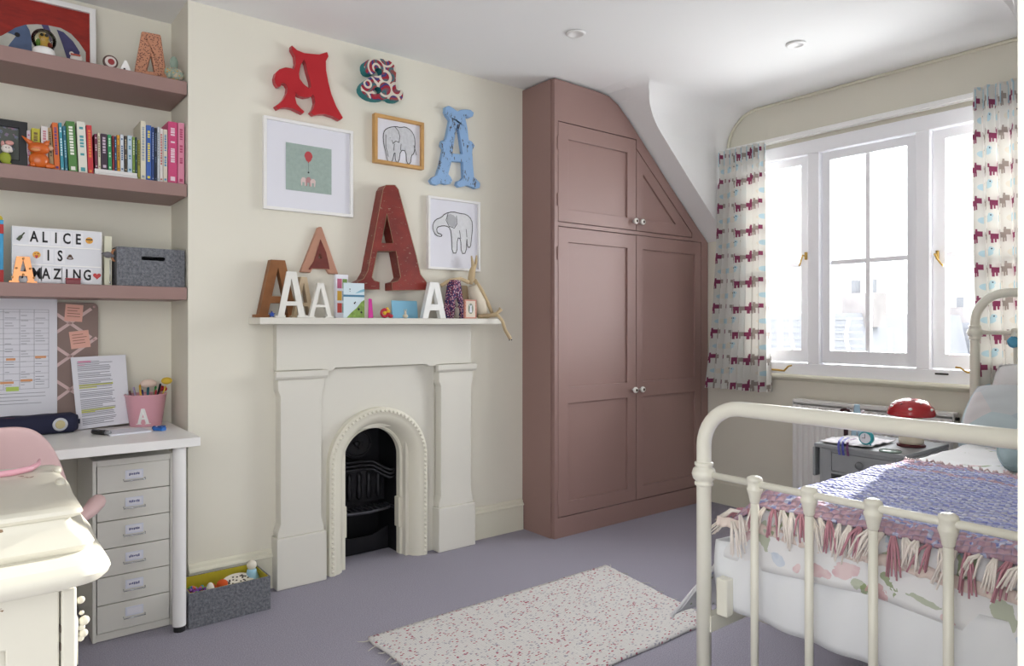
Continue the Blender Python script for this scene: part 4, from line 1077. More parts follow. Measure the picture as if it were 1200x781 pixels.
# ================================================================== WALL LETTERS AND PICTURES
def C5(pts): return [(290+x*.28169, 40+y*.28169) for x, y in pts]
def C6(pts): return [(410+x*.35849, 50+y*.35849) for x, y in pts]
def on_wall(pts, Y, o): return [(aty(u, v, Y)[0]-o[0], aty(u, v, Y)[1]-o[1]) for u, v in pts]
def smooth_loop(p, it=1):
    for _ in range(it):
        q = []
        for i in range(len(p)):
            a, c = p[i], p[(i+1) % len(p)]
            q += [(a[0]*.75+c[0]*.25, a[1]*.75+c[1]*.25), (a[0]*.25+c[0]*.75, a[1]*.25+c[1]*.75)]
        p = q
    return p
# red flocked A
Yr_ = YB-.035
ra_out = C5([(185, 46), (207, 66), (235, 78), (262, 81), (300, 84), (332, 74), (338, 92), (327, 112), (328, 150), (337, 200), (350, 250), (370, 300), (398, 348), (386, 358), (358, 343), (325, 333), (300, 333), (277, 338), (263, 325), (275, 308), (282, 285), (279, 262), (272, 250), (266, 260), (240, 264), (218, 258), (202, 246), (199, 265), (206, 290), (222, 308), (238, 322), (231, 331), (212, 321), (190, 310), (165, 305), (145, 306), (127, 313), (117, 298), (135, 287), (153, 268), (165, 243), (168, 222), (160, 208), (148, 203), (139, 208), (139, 217), (128, 219), (116, 202), (113, 182), (119, 160), (135, 145), (158, 138), (182, 141), (194, 147), (202, 120), (199, 90), (184, 62)])
ra_in = C5([(235, 104), (222, 130), (215, 165), (218, 185), (235, 208), (258, 226), (266, 220), (262, 195), (250, 155), (243, 122)])
o0 = aty(362, 135, Yr_)
ra = thing('wall_letter', 'bright red swash capital A letter, top left on the chimney wall', 'letter', (o0[0], YB-.001, o0[1]-.10))
oo = (o0[0], o0[1]-.10)
B().prism([on_wall(ra_out, Yr_, oo), on_wall(ra_in, Yr_, oo)[::-1]], -.034, 0).obj('letter_body', mat('red_flock', '#b5121f', .85, bump=.2, bscale=200, sheen=.3), ra, bevel=.002)
# fabric lower-case a
mpt = bpy.data.materials.new('ikat_patterned_cloth'); mpt.use_nodes = True; t = NT(mpt); p = t.n['Principled BSDF']; co = t.coord()
v = t.voro(co, 13); w_ = t.node('ShaderNodeTexWave', wave_type='RINGS'); t.l.new(v.outputs['Color'], w_.inputs['Vector'])
d_ = t.m('FRACT', t.m('MULTIPLY', v.outputs['Distance'], 3.2))
c1 = t.ramp(t.m('FRACT', t.m('MULTIPLY', t.noise(co, 9, 1), 5)), [(.2, srgb('#9c2336')), (.45, srgb('#1f6f78')), (.65, srgb('#a33a2c')), (.85, srgb('#3d3f7a'))])
t.l.new(t.mix(t.m('GREATER_THAN', d_, .62), c1, srgb('#d8cfc0')), p.inputs['Base Color']); p.inputs['Roughness'].default_value = .9
Yf = YB-.05
a_out = smooth_loop(C6([(46, 74), (53, 58), (78, 51), (110, 53), (137, 62), (152, 85), (150, 120), (150, 150), (160, 158), (170, 152), (175, 165), (172, 185), (160, 192), (138, 191), (125, 181), (105, 188), (75, 186), (48, 172), (34, 150), (42, 130), (62, 114), (84, 108), (101, 107), (108, 96), (100, 82), (86, 82), (80, 90), (84, 100), (70, 105), (52, 98)]))
a_h1 = smooth_loop(C6([(80, 146), (96, 143), (106, 158), (94, 170), (78, 164)]))
o0 = aty(447, 95, Yf); oo = (o0[0], o0[1]-.06)
fa2 = thing('fabric_letter', 'small round patchwork lower-case a on the chimney wall', 'letter', (oo[0], YB-.001, oo[1]))
B().prism([on_wall(a_out, Yf, oo), on_wall(a_h1, Yf, oo)[::-1]], -.049, -.045).obj('patterned_face', mpt, fa2)
B().prism([on_wall(a_out, Yf, oo), on_wall(a_h1, Yf, oo)[::-1]], -.0449, 0).obj('letter_side', mat('teal_side', '#2a8287', .7), fa2)
# blue distressed A
mbl = bpy.data.materials.new('worn_blue_paint'); mbl.use_nodes = True; t = NT(mbl); p = t.n['Principled BSDF']; co = t.coord()
t.l.new(t.mix(t.m('GREATER_THAN', t.noise(t.scalevec(co, (2.5, 1, 1)), 22, 5, .75), .59), srgb('#8db1da'), srgb('#4b4a52')), p.inputs['Base Color']); p.inputs['Roughness'].default_value = .6
Yb_ = YB-.028
bl_out = C6([(313, 210), (325, 206), (340, 215), (352, 224), (365, 219), (380, 218), (396, 220), (406, 229), (403, 241), (392, 245), (381, 241), (379, 250), (385, 280), (389, 318), (400, 324), (409, 337), (403, 348), (401, 356), (403, 400), (407, 440), (416, 448), (427, 460), (425, 475), (412, 478), (400, 472), (385, 467), (370, 471), (358, 473), (349, 465), (352, 453), (364, 449), (372, 440), (370, 390), (333, 388), (323, 430), (331, 440), (336, 450), (330, 462), (315, 464), (300, 459), (285, 466), (270, 462), (263, 450), (271, 440), (285, 434), (297, 395), (307, 347), (299, 335), (302, 320), (315, 315), (321, 290), (328, 252), (317, 238), (312, 226)])
bl_in = C6([(352, 262), (345, 300), (336, 362), (369, 365), (363, 320), (357, 285)])
o0 = aty(535, 172, Yb_); oo = (o0[0], o0[1]-.15)
ba = thing('wall_letter', 'pale blue distressed slab capital A on the chimney wall, right of the oak frame', 'letter', (oo[0], YB-.001, oo[1]))
B().prism([on_wall(bl_out, Yb_, oo), on_wall(bl_in, Yb_, oo)[::-1]], -.027, 0).obj('letter_body', mbl, ba, bevel=.003)
# big dark red metal A
mrd = bpy.data.materials.new('worn_red_metal'); mrd.use_nodes = True; t = NT(mrd); p = t.n['Principled BSDF']; co = t.coord()
t.l.new(t.mix(t.m('GREATER_THAN', t.noise(t.scalevec(co, (1, 1, 3)), 30, 5, .75), .63), t.ramp(t.noise(co, 9, 3), [(.3, srgb('#6b1f1b')), (.7, srgb('#8c2f26'))]), srgb('#9c8a74')), p.inputs['Base Color']); p.inputs['Roughness'].default_value = .42
Yg = YB-.075
g_out = [(452, 217), (463, 217), (467, 222), (488, 300), (493, 322), (500, 331), (500.6, 340), (459.5, 340.6), (459.5, 331.5), (466, 329.5), (469.5, 325), (464, 294.6), (442.3, 294.6), (436, 325), (438.5, 329), (445, 331), (445, 339.5), (420.5, 339.2), (418.5, 331), (426, 327), (431, 318), (449, 222)]
g_in = [(453.4, 250.5), (447.2, 285), (460.6, 285)]
o0 = aty(460, 280, Yg); oo = (o0[0], aty(460, 340, Yg)[1])
ga = thing('wall_letter', 'large distressed dark red metal capital A above the mantel shelf', 'letter', (oo[0], YB-.001, oo[1]))
B().prism([on_wall(g_out, Yg, oo), on_wall(g_in, Yg, oo)[::-1]], -.0735, 0).obj('letter_body', mrd, ga, bevel=.0025)
m_edge = mat('bare_metal_edge', '#a89878', .4, metal=.5)
for lp, nm in ((g_out, 'front_edge'), (g_in, 'front_edge')):
    pts = [(x, -.0745, z) for x, z in on_wall(lp, Yg, oo)]
    B().tube(pts+[pts[0]], .0011, 5).obj(nm, m_edge, ga)
# copper framed A
C7 = lambda pts: [(285+x*.23057, 210+y*.23057) for x, y in pts]
Yc_ = YB-.03
c_out = C7([(384, 243), (403, 241), (488, 484), (440, 481), (428, 458), (357, 455), (346, 477), (294, 472)])
c_in = C7([(395, 305), (418, 340), (443, 440), (470, 478), (440, 481), (428, 458), (357, 455), (346, 477), (318, 470), (362, 430)])
c_hole = C7([(391, 374), (385, 402), (404, 404)])
o0 = aty(375, 320, Yc_); oo = (o0[0], aty(375, 320, Yc_)[1])
ca = thing('wall_letter', 'small rose-copper and dark cherry capital A on the wall above the brown wooden A', 'letter', (oo[0], YB-.001, oo[1]))
B().prism([on_wall(c_out, Yc_, oo), on_wall(c_hole, Yc_, oo)[::-1]], -.022, 0).obj('letter_body', mat('rose_copper', '#b98a74', .45, metal=.2), ca, bevel=.004)
B().prism([on_wall(C7([(396, 306), (424, 372), (436, 425), (442, 460), (432, 456), (352, 453), (342, 462), (334, 458), (360, 420)]), Yc_, oo), on_wall(c_hole, Yc_, oo)[::-1]], -.0242, -.0222).obj('letter_face', mat('dark_cherry', '#6f2e26', .5, var=.2, vscale=30), ca)
# pictures
def frame_at(u0, v0, u1, v1, Y, fw, name, lb, m_f, depth=.022, matw=None):
    """(u0,v0) top left, (u1,v1) bottom right"""
    x0, z1 = aty(u0, v0, Y); x1, z0 = aty(u1, v1, Y)
    xc, w, h = (x0+x1)/2, x1-x0, z1-z0
    o = thing(name, lb, 'picture', (xc, YB-.001, z0))
    B().prism([rect(-w/2, w/2, 0, h), rect(-w/2+fw, w/2-fw, fw, h-fw)[::-1]], -depth, 0).obj('frame', m_f, o, bevel=.0015)
    B().box(-w/2+fw, w/2-fw, -depth*.45, -depth*.3, fw, h-fw).obj('mount', m_paper, o)
    return o, w, h, (xc, z0), -depth*.45
def stroke(b, pts, y, wd=.0012, close=False):
    if close: pts = pts+[pts[0]]
    for (x0, z0), (x1, z1) in zip(pts, pts[1:]):
        L = math.hypot(x1-x0, z1-z0)
        if L < 1e-6: continue
        dx, dz = (x1-x0)/L*wd*.5, (z1-z0)/L*wd*.5
        nx_, nz_ = -dz, dx
        v = [b.bm.verts.new((x, y, z)) for x, z in ((x0-dx+nx_, z0-dz+nz_), (x1+dx+nx_, z1+dz+nz_), (x1+dx-nx_, z1+dz-nz_), (x0-dx-nx_, z0-dz-nz_))]
        b.bm.faces.new(v)
Yp1 = YB-.022
o, w, h, oc, yy = frame_at(309, 134.5, 414, 255, Yp1, .014, 'framed_picture', 'large white square frame with a red balloon print on the chimney wall', m_white)
pg = on_wall(C5([(163, 648), (353, 665), (353, 476), (163, 450)]), Yp1, oc)
xs = [q[0] for q in pg]; zs_ = [q[1] for q in pg]
B().box(min(xs), max(xs), yy-.002, yy-.0006, (zs_[0]+zs_[1])/2, (zs_[2]+zs_[3])/2).obj('sage_print', mat('sage_print', '#9fb0a8', .85, var=.06, vscale=60), o)
px1 = on_wall(C5([(257, 508), (257, 575), (257, 613), (246, 540), (230, 500), (250, 480), (280, 500)]), Yp1, oc)
bl = px1[0]
B().prism([[(bl[0]+.019*math.sin(a)*(1 if math.cos(a) > -.2 else .85), bl[1]-.001+.024*math.cos(a)) for a in [2*PI*k/24 for k in range(24)]]], yy-.0028, yy-.0022).obj('balloon', mat('balloon_red', '#b8474a', .7), o)
B().prism([[(bl[0]-.003, bl[1]-.029), (bl[0]+.003, bl[1]-.029), (bl[0], bl[1]-.023)]], yy-.0028, yy-.0022).obj('balloon_knot', mat('balloon_red', '#b8474a', .7), o)
b = B(); stroke(b, [(bl[0], bl[1]-.028), (bl[0]+.0005, px1[1][1])], yy-.0026, .001)
disc(b, bl[0], px1[1][1], .004, yy-.0028, yy-.0022, 10); b.obj('string', m_ink, o)
m_pe = mat('pale_pink_print', '#d9c4bf', .8)
cx_, cz_ = px1[2]
for k, (dx, s_) in enumerate(((-.022, 1), (0.001, 1.15), (.022, .9))):
    b = B(); x = cx_+dx; z = cz_-.008
    b.prism([[(x+1.8*p_, z+1.6*q_*(s_ if q_ > .005 else 1)) for p_, q_ in ((-.007, -.008), (-.004, -.008), (-.004, .002), (.002, .002), (.002, -.008), (.005, -.008), (.0065, .010), (.002, .016), (-.004, .015), (-.008, .008))]], yy-.003-.0003*k, yy-.0022-.0003*k)
    b.obj('small_elephant', [m_pe, mat('rose_print', '#b98a8a', .8), m_pe][k], o)
Yp2 = YB-.03
o, w, h, oc, yy = frame_at(439.2, 132, 497, 199, Yp2, .016, 'framed_picture', 'small oak frame with an elephant ink drawing on the chimney wall', mat('oak', '#c79a5e', .5, var=.12, vscale=14), .03)
m_gw = mat('grey_wash', '#cdced2', .85, var=.08, vscale=60)
e1 = smooth_loop(C6([(113, 300), (118, 284), (133, 275), (155, 272), (170, 276), (186, 273), (205, 285), (216, 305), (218, 335), (214, 362), (206, 366), (203, 395), (190, 394), (188, 352), (170, 350), (165, 390), (153, 388), (152, 350), (142, 392), (128, 389), (121, 355), (115, 330)]))
ew = on_wall(e1, Yp2, oc)
B().prism([ew], yy-.0014, yy-.0006).obj('elephant_wash', m_gw, o)
b = B(); stroke(b, ew, yy-.0018, .0036, True)
for q in ([(152, 274), (163, 287), (168, 305), (165, 325), (155, 320), (146, 328), (142, 318)], [(214, 335), (222, 365)], [(122, 300), (122, 340), (130, 370)], [(148, 350), (150, 330)], [(170, 350), (172, 330)]):
    stroke(b, on_wall(C6(q), Yp2, oc), yy-.0018, .003)
disc(b, *on_wall(C6([(136, 310)]), Yp2, oc)[0], .0018, yy-.0022, yy-.0016, 8)
b.obj('ink_outline', m_ink, o)
Yp3 = YB-.024
o, w, h, oc, yy = frame_at(502, 229, 563, 318.5, Yp3, .012, 'framed_picture', 'white frame with an elephant ink drawing above the right end of the mantel', m_white, .024)
e2 = smooth_loop(C6([(275, 592), (284, 578), (303, 571), (315, 558), (340, 552), (363, 558), (385, 561), (402, 578), (405, 605), (401, 640), (398, 670), (387, 668), (386, 635), (384, 688), (368, 690), (366, 640), (355, 638), (354, 688), (338, 688), (337, 640), (332, 606), (317, 598), (300, 599), (287, 605), (289, 622), (305, 627), (303, 634), (286, 631), (275, 612)]))
ew = on_wall(e2, Yp3, oc)
b = B().prism([ew], yy-.0014, yy-.0006).obj('elephant_wash', mat('pale_wash', '#dcdde0', .85, var=.05, vscale=60), o)
b = B(); stroke(b, ew, yy-.0018, .0040, True)
for q in ([(325, 556), (318, 580), (328, 600), (345, 606), (354, 592), (352, 566)], [(366, 640), (362, 615)], [(386, 635), (384, 610)]):
    stroke(b, on_wall(C6(q), Yp3, oc), yy-.0018, .003)
b.obj('ink_outline', m_ink, o)
B().prism([on_wall(smooth_loop(C6([(325, 557), (320, 580), (329, 598), (345, 604), (352, 590), (350, 567)])), Yp3, oc)], yy-.0022, yy-.0016).obj('ear_wash', mat('ear_wash', '#b5b6ba', .85), o)
# ================================================================== ON THE MANTEL
MZ = MZ1+.0005
m_wood = mat('warm_wood', '#8c5a32', .5, var=.3, vscale=12)
m_ivory = mat('ivory_paint', '#ebe9e2', .4)
m_beige = mat('beige_wood', '#bda88a', .6, var=.1, vscale=20)
def mantel_letter(u0, u1, vt, lb, m, Y, th, st, rz=0, top=None, foot=None, name='wooden_letter', kw=None):
    x0, x1 = aty(u0, 375, Y)[0], aty(u1, 375, Y)[0]; h = aty((u0+u1)/2, vt, Y)[1]-MZ1
    o = thing(name, lb, 'letter', ((x0+x1)/2, Y, MZ), math.radians(rz))
    w = (x1-x0)/max(.5, math.cos(math.radians(rz)))
    B().prism(A_loops(w, h, st, top=top, foot=foot, **(kw or {})), 0, th).obj('letter_body', m, o, bevel=.0012)
    return o
mantel_letter(299, 352, 305, 'brown wooden serif A at the left end of the mantel, tallest standing there', m_wood, 3.035, .04, .038, 0, top=.062, foot=.048, kw=dict(serif=.05, bar_z=.25, bar_h=.12))
mantel_letter(324, 359, 318.5, 'glossy white narrow serif A leaning in front of the brown wooden A', m_ivory, 2.985, .026, .026, -14, top=.040, foot=.034, kw=dict(serif=.05, bar_z=.26, bar_h=.09))
mantel_letter(341, 371, 325, 'beige wooden A half hidden behind the two glossy white ones', m_beige, 3.02, .03, .02, 8, top=.03, foot=.028, kw=dict(serif=.05, bar_z=.28, bar_h=.09))
mantel_letter(360, 391.5, 332, 'glossy white smallest serif A left of the book and card', m_ivory, 2.985, .022, .019, 0, top=.028, foot=.033, kw=dict(serif=.045, bar_z=.30, bar_h=.07))
mantel_letter(493, 525, 331, 'bold plain white capital A on the right of the mantel', mat('matt_white', '#f1f1ee', .6), 2.985, .03, .032, 0, top=.05, foot=.0325, kw=dict(serif=.0, bar_z=.22, bar_h=.17))
# cloth-covered A
mz_ = bpy.data.materials.new('red_navy_weave'); mz_.use_nodes = True; t = NT(mz_); p = t.n['Principled BSDF']; v = t.voro(t.coord(), 120)
t.l.new(t.ramp(v.outputs['Distance'], [(.25, srgb('#c9c2cc')), (.4, srgb('#9c2c42')), (.6, srgb('#33335c'))]), p.inputs['Base Color']); p.inputs['Roughness'].default_value = .95
o = mantel_letter(521, 551, 328.5, 'woven red and navy cloth covered A beside the bold white A', mz_, 3.0, .045, .036, 20, top=.05, foot=.04, kw=dict(serif=.0, bar_z=.25, bar_h=.16))
for q in o.children: pass
B().prism([[(-.062, 0), (-.058, 0), (-.026, .150), (-.030, .150)]], 0.001, .045).obj('navy_side', mat('navy_side', '#22263f', .9), o)
# blue glass star
x, _ = aty(317, 370, 2.99)
st_ = thing('star_ornament', 'tiny cobalt blue star at the foot of the brown wooden A', 'ornament', (x, 2.975, MZ))
pts = [( (.015 if k % 2 == 0 else .0075)*math.cos(PI/2+PI*k/5), .0125+(.015 if k % 2 == 0 else .0075)*math.sin(PI/2+PI*k/5)) for k in range(10)]
B().prism([pts], -.006, .006).obj('star', mat('cobalt_glass', '#27489c', .2, coat=.5), st_, bevel=.001)
# book and card
def boxthing(nm, lb, cat, u0, u1, vt, Y, dep, m, rz=0, rx=0, w=None):
    x0, x1 = aty(u0, 375, Y)[0], aty(u1, 375, Y)[0]; h = aty((u0+u1)/2, vt, Y)[1]-MZ1
    o = thing(nm, lb, cat, (x0, Y, MZ), 0, None, (math.radians(rx), 0, math.radians(rz)))
    w = w or (x1-x0)
    B().box(0, w, 0, dep, 0, h).obj('body', m, o, bevel=.0008)
    return o, w, h
o, w, h = boxthing('picture_book', 'white book with small coloured pictures standing on the mantel behind the landscape card', 'book', 393.5, 410, 322, 3.02, .014, m_paper, 12)
cols = ['#c2473a', '#2f8f7a', '#d6a63a', '#2f6f8f', '#b85a7a', '#6a8a3a']
for k in range(3):
    for q in range(2):
        B().box(w*(.12+.42*q), w*(.12+.42*q)+w*.36, -.0008, -.0001, h*(.12+.28*k), h*(.12+.28*k)+h*.22).obj('cover_picture', mat('cov_'+cols[(k*2+q) % 6][1:], cols[(k*2+q) % 6], .6), o)
mc = bpy.data.materials.new('card_sky'); mc.use_nodes = True; t = NT(mc); p = t.n['Principled BSDF']
p.inputs['Base Color'].default_value = srgb('#d3e3ea'); p.inputs['Roughness'].default_value = .5
o, w, h = boxthing('greeting_card', 'landscape card with blue lake and green hill standing on the mantel', 'card', 402.5, 427, 332, 2.975, .003, mc)
B().box(0, w, -.0008, -.0001, h*.60, h*.66).obj('lake_line', mat('lake_blue', '#4a7f9c', .5), o)
B().prism([[(w*.55, h*.70), (w, h*.76), (w, h*.84), (w*.8, h*.80)]], -.0008, -.0001).obj('cloud_patch', mat('lake_pale', '#86b8cc', .5), o)
B().prism([[(w*.15, .0005), (w, .0005), (w, h*.52), (w*.85, h*.46), (w*.62, h*.28), (w*.35, h*.14)]], -.0012, -.0002).obj('green_hill', mat('hill_green', '#7d9a48', .6, var=.3, vscale=60), o)
b = B()
for a, c, r in ((.52, .42, .004), (.56, .45, .003), (.3, .82, .003), (.3, .76, .002), (.72, .25, .006), (.85, .16, .005)): disc(b, w*a, h*c, r, -.0016, -.0013, 9)
q = b.obj('dark_figures', m_ink, o); q['kind'] = 'stuff'
# magenta
x, _ = aty(434, 370, 2.99)
mg_ = thing('magenta_ornament', 'bright magenta folded card standing between the landscape card and toy on the mantel', 'card', (x-.012, 2.985, MZ))
B().prism([[(0, 0), (.024, 0), (.017, .088), (.010, .090), (.002, .090)]], 0, .004).obj('front', mat('magenta', '#d0359a', .5), mg_)
B().prism([[(.004, 0), (.028, 0), (.022, .070)]], .006, .009).obj('back', mat('magenta_dark', '#a82478', .5), mg_)
# red & yellow toy
x, _ = aty(452.5, 365, 2.985)
ty = thing('toy_snail', 'small crimson and yellow plastic toy on the mantel', 'toy', (x, 2.985, MZ))
def torus(c, R_, r_, n=20): return [(c[0]+R_*math.cos(2*PI*k/n), c[1], c[2]+R_*math.sin(2*PI*k/n)) for k in range(n+1)]
B().tube(torus((-.008, 0, .024), .017, .0065), .0065, 8).obj('red_ring', mat('crimson_plastic', '#b52138', .3), ty, smooth=True)
B().sph((.024, 0, .010), .010, 1.4, .8, .9).sph((.012, .001, .018), .010).obj('red_body', mat('crimson_plastic', '#b52138', .3), ty, smooth=True)
B().sph((-.008, 0, .024), .009, 1, .8, 1).sph((.010, 0, .032), .012, 1.1, .7, .8).sph((.006, 0, .044), .008).obj('yellow_part', mat('yellow_plastic', '#dfb52a', .3), ty, smooth=True)
# blue card + figurine
o, w, h = boxthing('greeting_card', 'plain sky-blue card leaning low on the mantel behind a tiny figurine', 'card', 460, 490, 352.5, 3.03, .003, mat('sky_card', '#7fb8d4', .5), 0, -8)
x, _ = aty(475, 370, 2.98)
fg = thing('figurine', 'tiny cream hare figurine in front of the sky-blue card', 'figurine', (x, 2.98, MZ))
skinblob([((0, 0, .010), .011, (1.3, .8, .9)), ((-.001, -.002, .024), .007, (.9, .8, 1.3))]).obj('body', mat('hare_cream', '#cfc4ae', .5), fg, smooth=True)
for s_ in (-1, 1): B().cyl((s_*.002, 0, .028), (s_*.006, 0, .044), .0028, .001, 8).obj('ear', mat('hare_cream', '#cfc4ae', .5), fg, smooth=True)
# grey horse figure and framed mini print
x, _ = aty(537, 370, 2.955)
hf = thing('figurine', 'grey standing rabbit figurine in front of the cloth covered A', 'figurine', (x, 2.966, MZ))
skinblob([((0, 0, .034), .013, (1, .8, 1.8)), ((-.004, -.004, .070), .009, (.9, .8, 1.3)), ((.0, 0, .008), .012, (1.2, .9, .7)), ((-.010, -.006, .05), .005, (1.5, .8, .8))]).obj('body', mat('grey_stone', '#8f857c', .7), hf, smooth=True)
for s_ in (-1, 1): B().cyl((-.003+s_*.003, 0, .076), (-.008+s_*.005, 0, .100), .0035, .0012, 8).obj('ear', mat('grey_stone', '#8f857c', .7), hf, smooth=True)
o, w, h = boxthing('mini_print', 'tiny coral bordered playing-card size picture at the right of the mantel', 'card', 544.5, 558.5, 351.5, 2.962, .010, mat('coral_border', '#c98a78', .6), 0)
B().box(w*.12, w*.88, -.0006, -.0001, h*.07, h*.93).obj('print', mat('print_cream', '#ddd0c0', .7), o)
b = B(); disc(b, w*.5, h*.52, w*.22, -.0012, -.0007, 18, h*.28); b.obj('oval', mat('print_sage', '#8c9484', .7), o)
b = B(); b.prism([[(w*.40, h*.32), (w*.60, h*.32), (w*.56, h*.6), (w*.62, h*.75), (w*.54, h*.68), (w*.46, h*.68), (w*.38, h*.75), (w*.44, h*.6)]], -.0018, -.0013); b.obj('tiny_animal', m_paper, o)
b = B()
for a in (.05, .95): 
    for k in range(5): b.box(w*a-.001, w*a+.001, -.0012, -.0001, h*(.1+.18*k), h*(.1+.18*k)+.004)
q = b.obj('border_marks', mat('coral_dark', '#9c4a3c', .7), o); q['kind'] = 'stuff'
# long legged soft doll (donkey / rabbit) draped at the right end with a tote
m_calico = mat('calico', '#c9b38f', .95, bump=.3, bscale=300)
m_knit = mat('cream_knit', '#ddd3c0', .95, bump=.6, bscale=120)
Yd = 3.03
def W(u, v, Y=Yd): x, z = aty(u, v, Y); return (x, Y, z)
xd, _ = aty(560, 372, Yd)
dl = thing('rabbit_doll', 'long-limbed calico rabbit doll in a cream knitted top slumped at the mantel\'s right end', 'soft toy', (xd, Yd, MZ))
def rel(p): return (p[0]-xd, p[1]-Yd, p[2]-MZ)
B().tube([rel(W(553.5, 335)), rel(W(556, 345)), rel(W(560, 356)), rel(W(564, 369.0))], [.024, .036, .044, .036], 14).obj('knitted_top', m_knit, dl, smooth=True)
B().tube([rel(W(551, 333)), rel(W(552.5, 326)), rel(W(553.5, 318)), rel(W(556, 310))], [.012, .019, .017, .010], 12).obj('head', m_calico, dl, smooth=True)
for a, c in (((554.0, 315), (552.5, 300)), ((556.5, 314), (558.5, 299.5))):
    mid = ((a[0]+c[0])/2+.4, (a[1]+c[1])/2)
    B().tube([rel(W(*a)), rel(W(*mid)), rel(W(*c))], [.008, .008, .004], 8).obj('ear', m_calico, dl, smooth=True)
B().tube([rel(W(556, 328)), rel(W(565, 341, Yd-.01)), rel(W(572, 356, Yd-.02)), rel(W(577, 368, Yd-.03))], [.011, .010, .010, .010], 8).obj('arm', m_calico, dl, smooth=True)
B().tube([rel(W(549, 331)), rel(W(540, 327)), rel(W(527, 329)), rel(W(517, 335, Yd+.01))], [.011, .010, .010, .010], 8).obj('arm', m_calico, dl, smooth=True)
B().tube([rel(W(560, 371.0, Yd-.03)), rel(W(571, 371.2, Yd-.05)), rel(W(582, 368, Yd-.06)), rel(W(587, 363, Yd-.06)), rel(W(585, 361, Yd-.06))], [.012, .010, .010, .010, .005], 10).obj('leg', m_calico, dl, smooth=True)
B().tube([rel(W(566, 370.4, Yd-.045)), rel(W(583, 369.5, Yd-.105)), rel(W(588.5, 376, Yd-.13)), rel(W(592, 387, Yd-.12)), rel(W(598, 397, Yd-.11))], [.011, .010, .0085, .009, .010], 10).obj('leg', m_calico, dl, smooth=True)
B().sph(rel(W(599.5, 398.5, Yd-.117)), .0035).sph(rel(W(597, 399, Yd-.12)), .003).obj('claw_stitch', m_ink, dl)
# calico bag behind
xb1, _ = aty(538, 370, 3.06)
bg = thing('cloth_bag', 'beige canvas drawstring bag slumped behind the cloth covered A', 'bag', (xb1, 3.068, MZ))
def bag(u, v):
    a = 2*PI*u; r = .085*(1-.45*v)+.004*math.sin(6*a)*(.3+v)
    return (r*1.0*math.cos(a)+.01*v, .020*math.sin(a)*(1-.2*v), v*.175)
b = B().grid(bag, 32, 10, closeu=True); b.obj('bag_body', mat('canvas_beige', '#bda98a', .95, bump=.3, bscale=200), bg, smooth=True, recalc=True)
# ================================================================== CURTAINS
def curtain_mat():
    m = bpy.data.materials.new('dog_print_curtain'); m.use_nodes = True; t = NT(m); p = t.n['Principled BSDF']
    uv = t.node('ShaderNodeTexCoord').outputs['UV']; s = t.sep(uv)
    PX, PY = .072, .157
    ux = t.m('DIVIDE', s[0], PX); uy = t.m('DIVIDE', s[1], PY)
    x = t.m('FRACT', ux); y = t.m('FRACT', uy); cell = t.m('FLOOR', ux)
    def R(x0, x1, y0, y1, X=x, Y=y):
        a = t.m('GREATER_THAN', X, x0); b = t.m('LESS_THAN', X, x1); c = t.m('GREATER_THAN', Y, y0); d = t.m('LESS_THAN', Y, y1)
        return t.m('MULTIPLY', t.m('MULTIPLY', a, b), t.m('MULTIPLY', c, d))
    def U(*a):
        r = a[0]
        for q in a[1:]: r = t.m('MAXIMUM', r, q)
        return r
    dog = U(R(.16, .72, .46, .62), R(.60, .92, .56, .72), R(.62, .72, .70, .78), R(.18, .28, .34, .5), R(.32, .40, .36, .5), R(.55, .64, .34, .5), R(.66, .73, .36, .5), R(.08, .18, .58, .70))
    par = t.m('GREATER_THAN', t.m('FRACT', t.m('MULTIPLY', cell, .5)), .25)
    # bird row, half a drop lower
    y2 = t.m('FRACT', t.m('ADD', uy, .5)); x2 = t.m('FRACT', t.m('ADD', ux, .5))
    def E(cx, cy, rx, ry):
        a = t.m('POWER', t.m('DIVIDE', t.m('SUBTRACT', x2, cx), rx), 2); b = t.m('POWER', t.m('DIVIDE', t.m('SUBTRACT', y2, cy), ry), 2)
        return t.m('LESS_THAN', t.m('ADD', a, b), 1)
    bird = U(E(.5, .55, .26, .10), E(.68, .66, .12, .07))
    eye = E(.70, .67, .035, .022)
    base = srgb('#e0ded9')
    c = t.mix(bird, base, t.mix(par, srgb('#b9d3dd'), srgb('#ded7cb')))
    c = t.mix(eye, c, srgb('#4a4f60'))
    c = t.mix(dog, c, t.mix(par, srgb('#8b3f60'), srgb('#a0968f')))
    t.l.new(c, p.inputs['Base Color']); p.inputs['Roughness'].default_value = .9
    # thin cloth glows a little with the daylight behind
    out = t.n['Material Output']; tl = t.node('ShaderNodeBsdfTranslucent'); t.l.new(c, tl.inputs[0])
    mx = t.node('ShaderNodeMixShader'); mx.inputs[0].default_value = .07
    t.l.new(p.outputs[0], mx.inputs[1]); t.l.new(tl.outputs[0], mx.inputs[2]); t.l.new(mx.outputs[0], out.inputs[0])
    return m
m_cur = curtain_mat()
